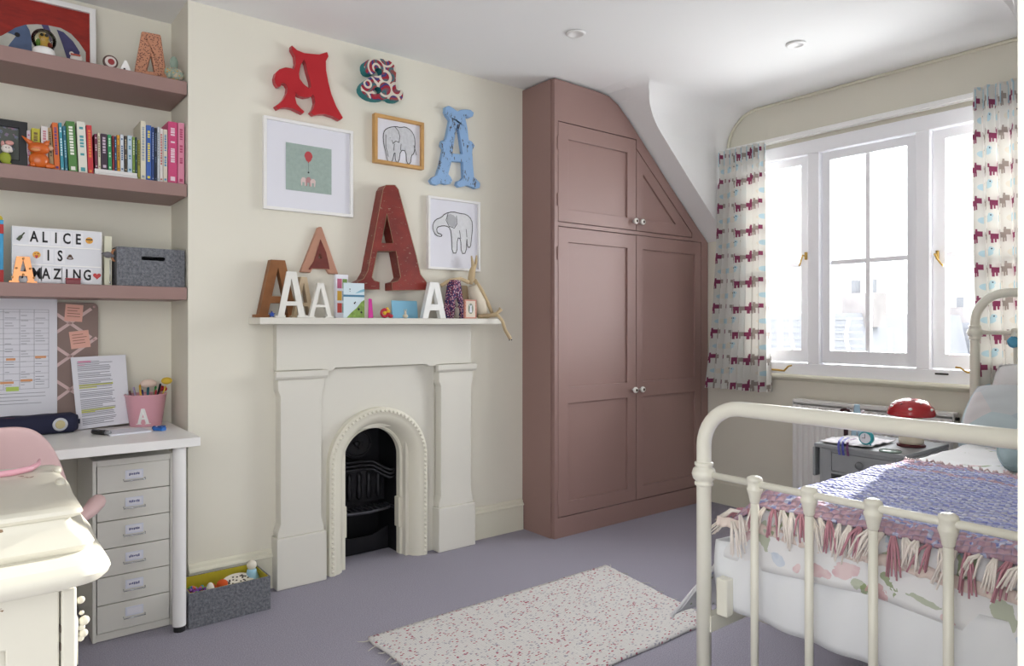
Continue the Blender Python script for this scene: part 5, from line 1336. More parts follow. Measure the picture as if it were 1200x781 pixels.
def curtain(lb, yt0, yt1, ybm0, ybm1, z1, z0, nf, ph=0):
    """hangs in the plane x=const ; y from high (left in view) to low"""
    o = thing('curtain', lb, 'curtain', (XW-.11, (yt0+yt1)/2, z0), 0, 'dog print curtains at the window')
    yc = (yt0+yt1)/2
    width_cloth = abs(yt1-yt0)*2.1
    def f(u, v):  # v 0 bottom 1 top
        k = 1-v
        y0 = yt0+(ybm0-yt0)*k**2.4; y1 = yt1+(ybm1-yt1)*k**.8
        amp = .046*(.6+.4*k) if v < .9 else .046*(.55-.25*(v-.9)/.1)
        a = 2*PI*nf*u+ph
        w2 = .35*math.sin(a*.5+1.7*k+ph)
        x = -amp*math.sin(a+w2*k)-.010*math.sin(2.3*a*.5+ph)*k
        y = y0+(y1-y0)*(u+.012*math.sin(2*a)*(.4+k))
        if .86 < v < .93: x *= .55
        return (x, y-yc, v*(z1-z0))
    def uvs(a, b): return (a*width_cloth+.02, b*(z1-z0)+.055)
    b = B().grid(f, nf*16, 60, uvs)
    c = b.obj('cloth', m_cur, o, smooth=True, recalc=False)
    # pencil pleat heading
    g_ = B()
    for k in range(nf*2):
        u = (k+.5)/(nf*2); x, y, z = f(u, .96)
        g_.cyl((x-.002, y, z-.04), (x-.002, y, z+.05), .003, seg=6)
    q = g_.obj('pleat', m_cur, o, smooth=True); q['kind'] = 'stuff'
    return o
Xc = XW-.11
yl0, yl1 = 2.668, atx(896, 175, Xc)[0]; zl_t = atx(865, 175, Xc)[1]+.01
yb0, yb1 = atx(830, 455, Xc)[0], atx(901, 455, Xc)[0]; zl_b = atx(865, 457, Xc)[1]
print('curtain', yl0, yl1, yb0, yb1, zl_t, zl_b)
curtain('animal print curtain at the left side of the window, beside the wardrobe', yl0, yl1, yb0, yb1, zl_t, zl_b, 8)
yr0 = atx(1141, 100, Xc)[0]; yr1 = yr0-.30; ybr0 = atx(1151, 420, Xc)[0]
zr_t = atx(1165, 98, Xc)[1]
curtain('animal print curtain at the right side of the window, behind the bed head', yr0, yr1, ybr0, ybr0-.32, zr_t, zl_b, 6, .8)
B().cyl((XW-.03, 2.70, .86), (XW-.03, 2.735, .86), .010).obj('peg', m_white, None)
tag(bpy.data.objects['peg'], 'small white peg on the wall beside the wardrobe, left of the curtain foot', 'peg')
# ================================================================== RADIATOR
rd = thing('radiator', 'white ribbed panel radiator under the window', 'radiator', (XW-.08, 1.77, .13))
rw = .415; rh = .60
def rib(u, v):
    n = 24; a = u*n*2*PI; s_ = max(-1, min(1, 1.6*math.cos(a)))
    inn = min(1, v*14, (1-v)*14)
    return (-.004*s_*inn, -rw+2*rw*u, .02+(rh-.05)*v)
B().grid(rib, 24*8, 14).obj('ribbed_panel', m_white, rd, smooth=True, solid=.002)
B().box(-.004, .06, -rw, rw, rh-.02, rh).box(.0, .06, -rw-.006, -rw, 0.02, rh).box(.0, .06, rw, rw+.006, 0.02, rh).obj('top_grille', m_white, rd, bevel=.002)
B().box(.045, .055, -rw, rw, .02, rh-.02).obj('back_panel', m_white, rd)
B().box(.06, .0785, -.25, -.22, .1, .5).box(.06, .0785, .22, .25, .1, .5).obj('wall_bracket', m_white, rd)
B().cyl((.025, -rw-.006, .57), (.025, -rw-.022, .57), .009).obj('bleed_valve', m_ink, rd)
for s_ in (-1, 1): B().cyl((.03, s_*(rw-.01), -.129), (.03, s_*(rw-.01), .03), .0075).obj('pipe', m_white, rd)
# ================================================================== BEDSIDE TABLE
m_gy = mat('grey_painted_wood', '#9b9ea2', .5, var=.04, vscale=6)
ns = thing('bedside_table', 'grey painted drop-leaf bedside table with one drawer', 'bedside table', (3.06, 1.27, 0))
nw, nd = .37, .44; T = .625
B().box(-.012, nd, -.01, nw+.012, T-.018, T).obj('table_top', m_gy, ns, bevel=.004)
b = B().box(.0, nd-.02, .008, .022, .40, T-.0185).box(.0, nd-.02, nw-.022, nw-.008, .40, T-.0185).box(nd-.03, nd-.02, .022, nw-.022, .40, T-.0185).box(.0, .02, .022, .032, .40, T-.0185).box(.0, .02, nw-.062, nw-.022, .40, T-.0185).box(0, .02, .032, nw-.062, T-.034, T-.0185).box(0, .02, .032, nw-.062, .495, .507)
b.obj('case', m_gy, ns, bevel=.0015)
d = B().box(.001, .3, .0335, nw-.0635, .5085, T-.0355).obj('drawer', m_gy, ns, bevel=.002)
B().lathe([(.006, 0), (.006, .008), (.016, .013), (.018, .020), (.012, .025), (.001, .026)], (.001, nw*.5-.01, .552), 20).obj('knob', mat('grey_knob', '#75787c', .4), d, smooth=True)
kn = [o for o in d.children if o.name.startswith('knob')][0]
for v in kn.data.vertices:
    p_ = v.co-Vector((.001, nw*.5-.01, .552)); v.co = Vector((.001-p_.z, nw*.5-.01+p_.y, .552+p_.x))
for y in (-.006, nw+.014):
    B().box(-.01, nd-.01, y-.006, y+.006, T-.15, T-.0185).obj('drop_leaf', m_gy, ns, bevel=.003)
for x in (.012, nd-.035):
    for y in (.016, nw-.03):
        B().lathe([(.010, 0), (.014, .1), (.016, .3), (.018, .399)], (x+.008, y+.006, .0005), 12).obj('leg', m_gy, ns, smooth=True)
TZ = T+.0005
lx, ly = 3.30, 1.34
lm = thing('mushroom_lamp', 'red toadstool table lamp with white spots on the bedside table', 'lamp', (lx, ly, TZ))
m_cap = mat('glossy_red', '#b4202c', .22, coat=.5)
B().lathe([(.001, .134), (.072, .133), (.094, .136), (.0965, .145), (.088, .172), (.064, .197), (.03, .209), (.001, .212)], seg=40).obj('cap', m_cap, lm, smooth=True)
for k, (a, e) in enumerate(((200, 25), (235, 50), (170, 45), (262, 22), (215, 72), (290, 48), (140, 30), (320, 25), (30, 40), (90, 35))):
    a, e = math.radians(a), math.radians(e)
    R_ = .0925*math.cos(e)**.8; z = .144+.064*math.sin(e)
    B().sph((R_*math.cos(a), R_*math.sin(a), z), .0085 if k % 3 == 0 else .005, 1, 1, .7, 10, 8).obj('spot', [mat('white_spot', '#f0eeea', .3), mat('dark_spot', '#6a161e', .3)][0 if k % 3 == 0 else 1], lm, smooth=True)
B().lathe([(.001, .012), (.048, .012), (.050, .03), (.046, .10), (.044, .133), (.001, .133)], seg=30).obj('stem', mat('cream_stem', '#e6dcc6', .4), lm, smooth=True)  # stem in one even cream
b = B()
for a in (195, 255): 
    a = math.radians(a); b.sph((.046*math.cos(a), .046*math.sin(a), .072), .016, .5, .5, 1.1)
b.obj('little_door', mat('lamp_brown', '#8a4a30', .5), lm, smooth=True)
B().lathe([(.001, 0), (.056, 0), (.058, .006), (.05, .012), (.001, .0122)], seg=30).obj('base', mat('maroon_base', '#5a2428', .5), lm, smooth=True)
lt = thing('wooden_letter', 'pale blue capital A standing on the bedside table', 'letter', (3.36, 1.607, TZ), math.radians(-52))
B().prism(A_loops(.066, .155, .020, top=.022, foot=.021, serif=0.0, bar_z=.3, bar_h=.12), -.006, .006).obj('letter_body', mat('powder_blue', '#a9c6d6', .6), lt, bevel=.001)
bk_ = thing('bead_bracelet', 'dark bead bracelet hanging over white cloth at the left of the bedside table', 'bracelet', (3.33, 1.645, TZ))
b = B()
for k in range(16):
    a = 2*PI*k/16; b.sph((.028*math.cos(a)*.5, .028*math.cos(a), .118+.013*math.sin(a)), .008, seg=8, rings=6)
b.cyl((0, 0, 0), (0, 0, .11), .010).obj('beads', mat('maroon_bead', '#3f2226', .35), bk_, smooth=True)
fl_ = thing('trinket_box', 'small white trinket pot with blossom between the bracelet and the pale blue letter', 'trinket pot', (3.36, 1.655-.03+.001*0, TZ))
fl_.location = (3.42, 1.632, TZ)
B().lathe([(.001, 0), (.018, 0), (.020, .05), (.016, .09), (.02, .1), (.001, .1)]).obj('pot', m_white, fl_, smooth=True)
b = B()
for k in range(9): b.sph((random.uniform(-.02, .02), random.uniform(-.02, .02), .11+random.uniform(0, .02)), .009, seg=8, rings=6)
b.obj('blossom', mat('blossom', '#e0d3d6', .8), fl_, smooth=True)
# crumpled cloth over table left/top
ck = thing('cloth', 'crumpled white lace cloth lying over the left end of the bedside table', 'cloth', (3.20, 1.58, TZ))
def clth(u, v):
    x = -.135+.27*u; y = -.16+.215*v
    z = .006+.012*abs(nz(x*22, y*22, 3))+.012*max(0, nz(x*9, y*9, 5))
    if y > .045: z = z-0.0
    return (x, y, z)
B().grid(clth, 30, 26).obj('cloth_sheet', mat('lace_white', '#e3e1e4', .95, bump=.5, bscale=150), ck, smooth=True, solid=.003)
rb = thing('ribbon', 'blue and purple ribbons trailing over the front edge of the bedside table', 'ribbon', (3.045, 1.52, TZ))
for k, (c, dy) in enumerate((('#4a4fa8', 0), ('#6a3a6a', -.02), ('#5f63b8', .018))):
    b = B(); pts = [(.10, dy*1.5+.02, .0265), (.04, dy+.008, .0265), (.008, dy, .020), (-.006, dy-.004, .006), (-.016, dy-.01, -.012), (-.017, dy-.014, -.035)]
    for (p, q) in zip(pts, pts[1:]):
        v = [b.bm.verts.new((p[0], p[1]-.005, p[2])), b.bm.verts.new((p[0], p[1]+.005, p[2])), b.bm.verts.new((q[0], q[1]+.005, q[2])), b.bm.verts.new((q[0], q[1]-.005, q[2]))]
        b.bm.faces.new(v)
    bmesh.ops.remove_doubles(b.bm, verts=b.bm.verts, dist=1e-5)
    b.obj('ribbon_strip', mat('ribbon_%d' % k, c, .5), rb, solid=.001)
kx_, ky_ = 3.12, 1.45
al = thing('alarm_clock', 'small turquoise round alarm clock on two feet on the bedside table', 'clock', (kx_, ky_, TZ))
m_tq = mat('turquoise', '#2fa3ae', .3)
MC = Matrix.Rotation(-PI/2, 4, 'Y')
b = B(); b.lathe([(.001, -.012), (.026, -.012), (.030, -.008), (.030, .010), (.026, .014), (.001, .014)], seg=28)
b.xf(Matrix.Translation((0, 0, .040)) @ MC); b.obj('clock_body', m_tq, al, smooth=True)
b = B(); b.lathe([(.001, .0142), (.023, .0142), (.023, .0148), (.001, .0149)], seg=24); b.xf(Matrix.Translation((0, 0, .040)) @ MC); b.obj('dial', m_paper, al)
B().box(-.0165, -.016, -.001, .001, .04, .058).box(-.0165, -.016, -.001, .013, .039, .041).obj('clock_hands', m_ink, al)
for s_ in (-1, 1): B().cyl((0, s_*.022, 0.001), (0, s_*.014, .018), .003).obj('foot', m_tq, al, smooth=True)
co_ = thing('coaster', 'round clear green glass coaster at the front of the bedside table', 'coaster', (3.085, 1.335, TZ))
B().lathe([(.001, 0), (.042, 0), (.044, .003), (.042, .006), (.001, .006)], seg=30).obj('disc', mat('green_glass', '#8fa49c', .1, spec=.8), co_, smooth=True)
# ================================================================== BED
bed = thing('bed', 'cream enamelled metal single bed with tall curved headboard and footboard', 'bed', (1.651, .75, 0))
yA1, yA0 = .47, -.465    # local y of left and right posts
def post_frame(x, ztop, zrail, zlow, R, name, spi):
    top = []
    top.append((x, yA1, .0)); top.append((x, yA1, ztop-R))
    for k in range(1, 10):
        a = PI-PI/2*k/9*1; top.append((x, yA1-R+R*math.cos(PI-a), ztop-R+R*math.sin(PI-a)) if 0 else (x, yA1-R+R*math.cos(PI/2*k/9), ztop-R+R*math.sin(PI/2*k/9)))
    for k in range(0, 10):
        a = PI/2+PI/2*k/9; top.append((x, yA0+R+R*math.cos(a), ztop-R+R*math.sin(a)))
    top.append((x, yA0, 0.0))
    o = B().tube(top, .0205, 18).obj(name, m_bedm, bed, smooth=True)
    for y in (yA1, yA0):
        B().lathe([(.0205, -.034), (.026, -.032), (.026, -.024), (.022, -.021), (.030, -.014), (.034, 0), (.030, .014), (.022, .021), (.026, .024), (.026, .032), (.0205, .034)], (x, y, zrail), 22).obj('cast_collar', m_bedm, o, smooth=True)
        B().lathe([(.022, .0), (.026, .004), (.026, .03), (.0205, .04)], (x, y, 0.0), 18).obj('foot_cap', m_bedm, o, smooth=True)
        B().lathe([(.0205, -.03), (.027, -.025), (.031, 0), (.027, .025), (.0205, .03)], (x, y, zlow), 20).obj('cast_collar', m_bedm, o, smooth=True)
    B().cyl((x, yA0, zrail), (x, yA1, zrail), .0095, seg=14).obj('cross_rail', m_bedm, o, smooth=True)
    B().cyl((x, yA0, zlow), (x, yA1, zlow), .012, seg=14).obj('cross_rail', m_bedm, o, smooth=True)
    for y in spi:
        B().cyl((x, y, zlow), (x, y, zrail), .0105, seg=14).obj('spindle', m_bedm, o, smooth=True)
        B().lathe([(.0105, -.052), (.0125, -.048), (.016, -.03), (.020, -.018), (.021, -.012), (.018, -.008), (.0185, .006), (.021, .009), (.019, .016), (.012, .020), (.006, .021)], (x, y, zrail), 18).obj('spindle_casting', m_bedm, o, smooth=True)
    return o
spi = [.309, .1575, .0025, -.154, -.309]
post_frame(0.0, .935, .742, .15, .115, 'footboard', spi)
post_frame(2.035, 1.305, 1.126, .15, .13, 'headboard', spi)
for y in (yA1-.02, yA0+.02):
    B().box(.0, 2.035, y-.004, y, .30, .344).box(.0, 2.035, y+.0002, y+.022, .334, .344).obj('side_rail', m_bedm, bed)
B().box(.022, .055, yA1-.06, yA1-.024, .345, .45).obj('corner_bracket', m_bedm, bed, bevel=.004)
for k in range(12): B().box(.10+.165*k, .15+.165*k, yA0+.03, yA1-.03, .335, .345).obj('slat', mat('slat_wood', '#ddd8c8', .7), bed)
mt = thing('mattress', 'white single mattress under the floral duvet', 'mattress', (1.73, .75, .346))
B().box(.005, 1.93, yA0+.03, yA1-.03, 0, .21).obj('mattress_body', mat('mattress_white', '#eeeef0', .9, bump=.2), mt, bevel=.03, bseg=4)
# fitted sheet skirt at the foot
sk = thing('fitted_sheet', 'plain white sheet hanging below the floral duvet at the bed foot', 'sheet', (1.715, .75, .36))
def sheet(u, v):
    L = .95+.35
    s_ = u*L; y = yA0+.01+s_ if s_ < .93 else yA1-.01+.012*math.sin((s_-.93)*9); x = .0 if s_ < .93 else (s_-.93)
    z = -.008+.193*v + .010*(1-v)*math.sin(u*9+1)*.6
    bulge = .012*math.sin(v*PI)+.006*math.sin(u*60+3*v)
    return ((x-bulge) if s_ < .93 else x, y if s_ < .93 else y+bulge, z)
B().grid(sheet, 90, 10).obj('sheet_cloth', mat('sheet_white', '#eef0f3', .9), sk, smooth=True, solid=.004)
# floral duvet
def floral():
    m = bpy.data.materials.new('faded_floral_cotton'); m.use_nodes = True; t = NT(m); p = t.n['Principled BSDF']
    uv = t.node('ShaderNodeTexCoord').outputs['UV']
    nzv = t.noise(uv, 9, 3, .6, 1)
    mixv = t.node('ShaderNodeMix', data_type='VECTOR'); mixv.inputs[0].default_value = .07; t.l.new(uv, mixv.inputs[4]); t.l.new(nzv, mixv.inputs[5])
    v = t.voro(mixv.outputs[1], 8.2)
    d = v.outputs['Distance']; col = t.sep(v.outputs['Color'])
    det = t.noise(uv, 38, 3, .6)
    petals = t.voro(mixv.outputs[1], 34)
    rose = t.m('MULTIPLY', t.m('LESS_THAN', d, .23), t.m('GREATER_THAN', det, .44))
    rose = t.m('MULTIPLY', rose, t.m('GREATER_THAN', col[0], .15))
    leaf = t.m('MULTIPLY', t.m('MULTIPLY', t.m('LESS_THAN', d, .34), t.m('GREATER_THAN', d, .14)), t.m('GREATER_THAN', t.noise(uv, 22, 3, .55), .55))
    base = srgb('#f0f0f1')
    rc = t.mix(t.m('GREATER_THAN', col[1], .55), t.ramp(petals.outputs['Distance'], [(.1, srgb('#cb7686')), (.6, srgb('#e2aaae'))]), t.ramp(petals.outputs['Distance'], [(.1, srgb('#8fb0d4')), (.6, srgb('#bcd0e4'))]))
    c = t.mix(t.m('MULTIPLY', leaf, .75), base, srgb('#879a5e')); c = t.mix(t.m('MULTIPLY', rose, .62), c, rc)
    # sprays of roses printed near the foot hem
    ms = t.sep(mixv.outputs[1])
    def spot(cu, cv, r, q=1.0):
        du_ = t.m('DIVIDE', t.m('SUBTRACT', ms[0], cu*.93+.035), r); dv_ = t.m('DIVIDE', t.m('SUBTRACT', ms[1], cv*.93+.035), r*q)
        return t.m('LESS_THAN', t.m('ADD', t.m('POWER', du_, 2), t.m('POWER', dv_, 2)), t.m('MULTIPLY', det, 1.9))
    pk = t.ramp(petals.outputs['Distance'], [(.1, srgb('#cf808e')), (.6, srgb('#e9bfc0'))]); bu = t.ramp(petals.outputs['Distance'], [(.1, srgb('#9db9d8')), (.6, srgb('#c9d8ea'))])
    for U_, Q_, r, q, col_ in ((1.665, .31, .032, 1, 'g'), (1.70, .27, .026, 1.2, 'b'), (1.715, .22, .018, 1, 'p'), (1.715, .15, .016, 2.6, 'p'), (1.70, .09, .030, 1.3, 'p'), (1.735, .06, .016, 1.6, 'g'), (1.64, -.0, .014, 2.2, 'g'), (1.66, .36, .02, 1, 'p'), (1.72, -.09, .012, 4, 'g'), (1.735, -.14, .014, 1.6, 'p'), (1.69, -.235, .03, 1, 'g'), (1.725, -.27, .026, 1.2, 'b')):
        c = t.mix(t.m('MULTIPLY', spot(U_, 1.27*(Q_+.45)/1.215, r*.72, q), .55), c, {'g': srgb('#8fa069'), 'b': bu, 'p': pk}[col_])
    t.l.new(c, p.inputs['Base Color']); p.inputs['Roughness'].default_value = .9; p.inputs['Sheen Weight'].default_value = .1
    return m
m_fl = floral()
DT = .655
dv = thing('duvet', 'white floral duvet draped over the bed and hanging down the left side', 'duvet', (1.73, .75, 0))
def sfold(q, edge, r=.035):
    """arc-length q past an edge : returns horizontal advance, drop"""
    if q <= edge-r: return q, 0
    s_ = q-(edge-r); L = r*PI/2
    if s_ < L: a = s_/r; return edge-r+r*math.sin(a), r*(1-math.cos(a))
    return edge, r+(s_-L)
def duv(u, v):
    # p : from head (1.45) to foot, q : from right wall (-.42) to left
    P = 1.60-(1.60+.15)*u       # distance from foot edge (local x), negative past the foot
    Q = -.45+(.45+.365+.40)*v
    # foot fold
    hx, dx = sfold(-P, .015); x = -hx
    hy, dy = sfold(Q, .385, .05); y = hy
    if dy > .05:
        flare = min(1, max(0, (0.75-P)/.75))
        y += (dy-.05)*(.20+.55*flare)*1.0
    dmax = max(dx, dy) if min(dx, dy) > .02 else dx+dy
    z = DT-dmax
    if dx > .03 and dy > .03:
        x -= .0; z = DT-max(dx, dy)*.96
        x += min(dy*.10, .04)
    wr = .010*nz(x*5, y*5, 1)+.006*nz(x*13, y*13, 4)
    if dx > .03: x += -.010+.016*nz(Q*5, dx*4, 7)+.006*math.sin(Q*22+nz(Q*4, 1)*3)
    if dy > .06: y += .022*math.sin(P*15+2*nz(P*3, 2))*min(1, (dy-.05)*4); x += .01*nz(P*5, dy*5, 3)
    if dx < .02 and dy < .02: z += wr+.010
    puff = .018*math.exp(-((x-0.05)/.07)**2)
    z += puff*(dx < .03)*(dy < .05)
    # the hem rises and dips
    z += (dmax > .08)*.012*math.sin(Q*9+1)
    return (x, y, max(z, .16))
def duvuv(a, b): return (a*1.75, b*1.27)
B().grid(duv, 84, 72, duvuv).obj('duvet_cover', m_fl, dv, smooth=True, solid=.010)
# pink frill along foot fold
def frill(u, v):
    y = -.44+.90*u; return (-.030-.006*v-.003*math.sin(u*240)*v, y, DT-.035-.026*v+.004*math.sin(u*17)+.002*math.sin(u*120))
B().grid(frill, 260, 3).obj('frill', mat('blush_frill', '#e8d8cf', .9), dv, smooth=True, solid=.002)
# turned down sheet end nearer the pillows
# ---------------- knitted throw
def knit():
    m = bpy.data.materials.new('chunky_blue_knit'); m.use_nodes = True; t = NT(m); p = t.n['Principled BSDF']
    uv = t.node('ShaderNodeTexCoord').outputs['UV']; s = t.sep(uv)
    sh = t.m('ADD', s[0], t.m('MULTIPLY', s[1], .22))
    row = t.m('MULTIPLY', sh, 46); col = t.m('MULTIPLY', t.m('SUBTRACT', s[1], t.m('MULTIPLY', s[0], .2)), 34)
    r_ = t.m('FLOOR', row); odd = t.m('FRACT', t.m('MULTIPLY', r_, .5))
    fx = t.m('FRACT', t.m('ADD', col, odd)); fy = t.m('FRACT', row)
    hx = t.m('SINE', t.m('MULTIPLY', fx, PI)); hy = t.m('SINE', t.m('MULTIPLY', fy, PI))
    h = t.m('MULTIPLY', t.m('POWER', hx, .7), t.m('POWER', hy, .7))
    band = t.noise(t.scalevec(uv, (9, .35, 1)), 2.2, 2, .6)
    c = t.ramp(band, [(.30, srgb('#efecf3')), (.40, srgb('#c3c8ea')), (.5, srgb('#e2e3f4')), (.58, srgb('#a4acde')), (.68, srgb('#e8e8f6'))])
    d = t.ramp(band, [(.30, srgb('#b9b6dc')), (.42, srgb('#5c66b8')), (.52, srgb('#9aa2dc')), (.6, srgb('#5058ae')), (.7, srgb('#a9a6d4'))])
    dash = t.m('MULTIPLY', t.m('GREATER_THAN', fx, .45), t.m('MULTIPLY', t.m('GREATER_THAN', fy, .25), t.m('LESS_THAN', fy, .85)))
    c = t.mix(t.m('MULTIPLY', dash, .85), c, d)
    n2 = t.noise(uv, 30, 2)
    edge = t.m('MAXIMUM', t.m('MAXIMUM', t.m('LESS_THAN', s[0], .07), t.m('GREATER_THAN', s[0], .93)), t.m('LESS_THAN', t.m('ABSOLUTE', t.m('SUBTRACT', s[0], .83)), .018))
    c = t.mix(t.m('MULTIPLY', edge, t.m('MULTIPLY', t.m('GREATER_THAN', n2, .42), .85)), c, srgb('#c9a0aa'))
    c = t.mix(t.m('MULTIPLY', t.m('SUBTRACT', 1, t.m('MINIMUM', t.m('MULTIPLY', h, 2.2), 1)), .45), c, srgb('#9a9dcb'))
    t.l.new(c, p.inputs['Base Color']); p.inputs['Roughness'].default_value = .95
    t.l.new(t.bump(h, .7, .012), p.inputs['Normal'])
    return m
th = thing('knitted_throw', 'chunky blue and pink knitted throw with tasselled fringe across the bed', 'throw', (1.73, .75, 0))
def duz(x, y):
    e = .010*nz(x*5, y*5, 1)+.006*nz(x*13, y*13, 4)+.010
    return DT+e+.018*math.exp(-((x-.05)/.07)**2)
def thr(u, v):
    # u 0 foot .. 1 towards pillows ; v 0 right .. 1 left
    x1 = .89+.03*v
    x = -.025+(x1+.025)*u; y = -.44+.86*v
    if u < .035: z = duz(.0, y)-.004; z -= (0.035-u)*.35
    else: z = duz(x, y)
    drop = max(0, y-.34)*.9
    z += .012+.004*nz(x*9, y*9, 9)-drop*1.0
    z += .0045*abs(math.sin(u*22*PI))*abs(math.sin(v*42*PI))
    return (x, y, z)
B().grid(thr, 124, 120, lambda a, b: (a, b)).obj('knitted_panel', knit(), th, smooth=True, solid=.008)
m_ta = mat('tassel_cream', '#f3ebe3', .95); m_tb = mat('tassel_rose', '#c48e9a', .95)
def tassel(base, d, L, m, n=7):
    b = B()
    for k in range(n):
        o_ = Vector((random.uniform(-.008, .008), random.uniform(-.012, .012), random.uniform(-.002, .004)))
        p0 = Vector(base)+o_*.3; p1 = Vector(base)+Vector(d)*L*.45+o_+Vector((0, 0, .008)); p2 = Vector(base)+Vector(d)*L*random.uniform(.8, 1.1)+o_*1.6+Vector((0, 0, -.012))
        b.tube([p0, p1, p2], [.0032, .0028, .002], 5)
    return b.obj('tassel', m, th, smooth=True)
random.seed(11)
for k in range(34):
    v = (k+.5)/34; x, y, z = thr(0, v)
    dz = random.uniform(-1.0, -.5); tassel((x-.008, y, z+.002), (-.30, random.uniform(-.5, .4), dz), random.uniform(.06, .09), m_tb if k % 3 == 1 else m_ta)
for k in range(26):
    u = (k+.5)/26; x, y, z = thr(u, 1)
    tassel((x, y, z+.002), (random.uniform(-.4, .3), 1, random.uniform(-.6, -.15)), random.uniform(.05, .08), m_tb if k % 4 == 2 else m_ta)
for k in range(26):
    v = (k+.5)/26; x, y, z = thr(1, v)
    tassel((x, y, z), (.9, random.uniform(-.4, .4), .0), random.uniform(.02, .035), mat('tassel_pale', '#d9c3c6', .95), 4)
# ---------------- pillows
def cushion(name, lb, loc, w, h, tck, m, rot, cat='cushion', grp=None):
    o = thing(name, lb, cat, loc, 0, grp, rot)
    def f(sgn):
        def g(u, v):
            a, c = 2*u-1, 2*v-1
            e = (max(0, 1-a**4)*max(0, 1-c**4))**.45
            pin = 1-.06*(1-abs(a))*abs(c)-.0
            x = a*w/2*(1-.07*c*c*(abs(a))); y = c*h/2*(1-.07*a*a*abs(c))
            return (x, y, sgn*tck/2*e+.006*nz(a*3, c*3, tck*50+sgn)*e)
        return g
    b = B().grid(f(1), 26, 26).grid(f(-1), 26, 26); bmesh.ops.remove_doubles(b.bm, verts=b.bm.verts, dist=1e-4)
    ob = b.obj('cushion_cover', m, o, smooth=True)
    pts = [(a*w/2*(1-.07*abs(a)*c*c), c*h/2*(1-.07*a*a*abs(c)), 0) for a, c in [(-1+2*k/10, -1) for k in range(10)]+[(1, -1+2*k/10) for k in range(10)]+[(1-2*k/10, 1) for k in range(10)]+[(-1, 1-2*k/10) for k in range(11)]]
    B().tube(pts, .003, 6).obj('piping', m, ob, smooth=True)
    return o
mpw = bpy.data.materials.new('pale_patchwork'); mpw.use_nodes = True; t = NT(mpw); p = t.n['Principled BSDF']; co = t.coord()
vv = t.voro(co, 5.5); t.l.new(t.ramp(t.sep(vv.outputs['Color'])[0], [(.2, srgb('#c9d8dd')), (.45, srgb('#e8dcdc')), (.7, srgb('#bccdd6')), (.95, srgb('#e0dcd8'))]), p.inputs['Base Color']); p.inputs['Roughness'].default_value = .9
PI2 = PI/2
r_up = lambda tilt, rz=0: (math.radians(90-tilt), 0, math.radians(-90+rz))
cushion('pillow', 'pale blue and pink patchwork pillow, front one leaning on the headboard', (3.36, .865, .775), .58, .34, .12, mpw, r_up(42), 'pillow')
cushion('pillow', 'white pillow with faint pink flowers tucked behind the patchwork pillow', (3.57, .83, .83), .58, .34, .09, m_fl, r_up(15), 'pillow')
cushion('pillow', 'plain white sleeping pillow lying flat at the bed head', (3.40, .62, .655), .40, .50, .06, mat('sheet_white', '#eef0f3', .9), (0, 0, 0), 'pillow')
cushion('cushion', 'small sage blue cushion lying in front of the patchwork pillow', (2.86, .74, .715), .26, .26, .075, mat('sage_blue', '#93a7ac', .9, bump=.2), (0, math.radians(-8), math.radians(20)))
cushion('cushion', 'square duck-egg cushion leaning on the right of the patchwork pillow', (3.12, .70, .80), .26, .26, .07, mat('duck_egg', '#a9c3cc', .9, bump=.2), r_up(35, 8))
# pompom hanging on headboard, small bunting triangles
x, z = atx(1189, 401, 3.66); 
pm = thing('pompom', 'sky-blue pompom hanging from the headboard rail', 'pompom', (3.645, x, z))
b = B().sph((0, 0, 0), .024, 1, 1, 1, 18, 12)
for v in b.bm.verts: v.co *= 1+.10*random.uniform(-1, 1)
b.obj('pompom_ball', mat('sky_wool', '#5fa8cc', .95), pm, smooth=True)
B().cyl((0, 0, .02), (.02, 0, .045), .0012).obj('thread', m_white, pm)
# ================================================================== RUG
def rugmat():
    m = bpy.data.materials.new('flecked_rag_weave'); m.use_nodes = True; t = NT(m); p = t.n['Principled BSDF']; co = t.coord()
    v = t.voro(t.scalevec(co, (1, 1.6, 1)), 95); c = t.sep(v.outputs['Color'])
    pink = t.m('GREATER_THAN', c[0], .90); grey = t.m('GREATER_THAN', c[1], .86); near = t.m('LESS_THAN', v.outputs['Distance'], .55)
    x = t.mix(t.m('MULTIPLY', grey, near), srgb('#e2dfdc'), srgb('#b4b0b8')); x = t.mix(t.m('MULTIPLY', pink, near), x, srgb('#b0566a'))
    t.l.new(x, p.inputs['Base Color']); p.inputs['Roughness'].default_value = .95
    w = t.node('ShaderNodeTexWave'); w.bands_direction = 'X'; w.inputs['Scale'].default_value = 40; w.inputs['Distortion'].default_value = 1.2; t.l.new(co, w.inputs['Vector'])
    t.l.new(t.bump(t.m('ADD', w.outputs['Fac'], t.noise(co, 120, 2)), .5, .006), p.inputs['Normal'])
    return m
rg = thing('rug', 'off-white rag rug with pink and grey flecks on the carpet', 'rug', (1.80, 2.01, .0005))
def rug(u, v):
    x0, x1 = -.625+.0*v, .50+.12*v
    x = x0+(x1-x0)*u; y = -.35+.69*v+.006*nz(u*4, v*2)
    x += .006*nz(v*6, u*2, 4)
    return (x, y, .008+.002*nz(x*7, y*7, 2)+.0007*math.sin(x*900))
B().grid(rug, 220, 30).obj('rug_weave', rugmat(), rg, smooth=True, solid=.012)
random.seed(4)
for s_, u in ((-1, 0), (1, 1)):
    for k in range(13):
        v = .05+.9*k/12+random.uniform(-.03, .03); x, y, z = rug(u, max(0, min(1, v)))
        L = random.uniform(.02, .05); a = random.uniform(-.9, .9)
        B().tube([(x, y, .006), (x+s_*L*.5, y+a*L*.3, .004), (x+s_*L, y+a*L, .003)], [.0018, .0014, .0008], 5).obj('fringe_tuft', mat('fringe_cream', '#d9d5c8', .95), rg)
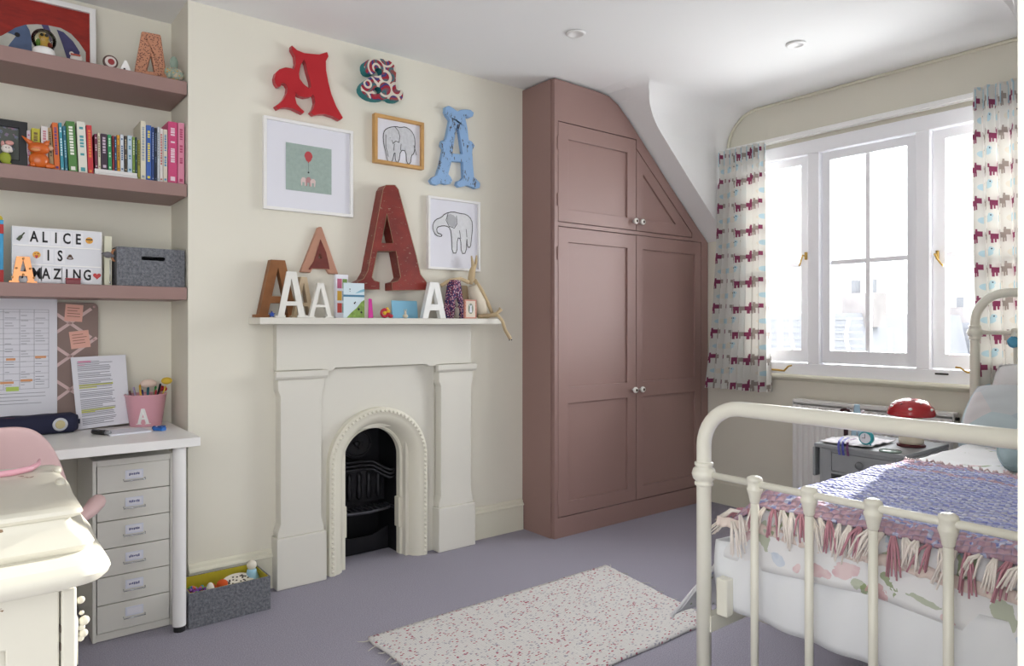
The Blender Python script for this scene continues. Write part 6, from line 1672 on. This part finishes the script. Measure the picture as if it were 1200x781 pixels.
# ================================================================== OUTSIDE
m_slate = mat('slate_roof', '#a3a6ad', .8, var=.06, vscale=2); m_render = mat('pale_render', '#8f9297', .9); m_brick = mat('pale_brick', '#a8a4a4', .9, var=.1, vscale=3)
def outbox(nm, lb, x, y, z0, z1, w, d, roof, chim):
    o = thing(nm, lb, 'building', (x, y, z0))
    B().box(0, d, -w/2, w/2, 0, z1-z0-roof).obj('wall', m_brick, o)
    b = B(); H_ = z1-z0
    b.prism([[(-w/2-.2, H_-roof), (w/2+.2, H_-roof), (w/2-.3, H_), (-w/2+.3, H_)]], -.3, d, MX)
    r = b.obj('roof', m_slate, o)
    n = int(roof/.14)
    for k in range(n):
        zz = H_-roof+roof*k/n
        B().box(-.33, -.3, -w/2-.1+.0*k, w/2+.1, zz, zz+.05).obj('tile_course', m_slate, o)
    for cy in chim:
        c = B().box(.5, 1.1, cy-.35, cy+.35, H_-.3, H_+.45).obj('chimney', m_brick, o)
        for q in (-.18, .18): B().cyl((.8, cy+q, H_+.45), (.8, cy+q, H_+.75), .1, seg=10).obj('chimney_pot', m_render, c)
    for wy_ in (-w*.25, w*.25):
        q = B().box(-.04, 0, wy_-.45, wy_+.45, (z1-z0-roof)*.55, (z1-z0-roof)*.85).obj('window', m_render, o)
        B().box(-.06, -.045, wy_-.38, wy_+.38, (z1-z0-roof)*.58, (z1-z0-roof)*.82).obj('pane', mat('far_pane', '#7f8894', .2), q)
    return o
outbox('terraced_house', 'pale slate-roofed house seen through the left casement', 15, 9.3, -4, 1.4, 4.6, 6, 2.6, (-1.9,))
outbox('terraced_house', 'pale house with tall chimney seen through the middle casement', 22, 7.2, -4, 1.2, 3.6, 6, 1.2, (.9,))
outbox('terraced_house', 'hazy low house seen through the right casement', 32, 5.6, -4, 1.5, 4.4, 6, 1.0, (-.8,))
B().box(5, 60, -30, 40, -4.6, -4.5).obj('ground', mat('pale_ground', '#8a8d86', .9), None)
struct(bpy.data.objects['ground'])
# wavy white painted rods standing outside the glass
m_rod = mat('white_rod', '#f4f4f6', .5)
for k, (u, v0, v1) in enumerate(((929, 362, 418), (995, 374, 420), (1043, 385, 422))):
    X = XW+.30; y, z1_ = atx(u, v0, X); _, z0_ = atx(u, v1+2, X)
    z0_ = .80
    pts = [(X, y-(.018*math.sin(q/10*2*PI) if k < 2 else 0), z0_+(z1_-z0_)*q/10) for q in range(11)]
    o = B().tube(pts, .009, 8).obj('wavy_rod', m_rod, None, smooth=True)
    tag(o, ['wavy white rod outside the left casement', 'wavy white rod outside the middle casement, left pane', 'straight white rod outside the middle casement, right pane'][k], 'rod', 'white rods outside the window')
o = B().box(XW+.17, XW+.42, .8, 2.8, .74, .80).obj('sill_ledge', m_render, None); struct(o); o.name = 'trim_2'
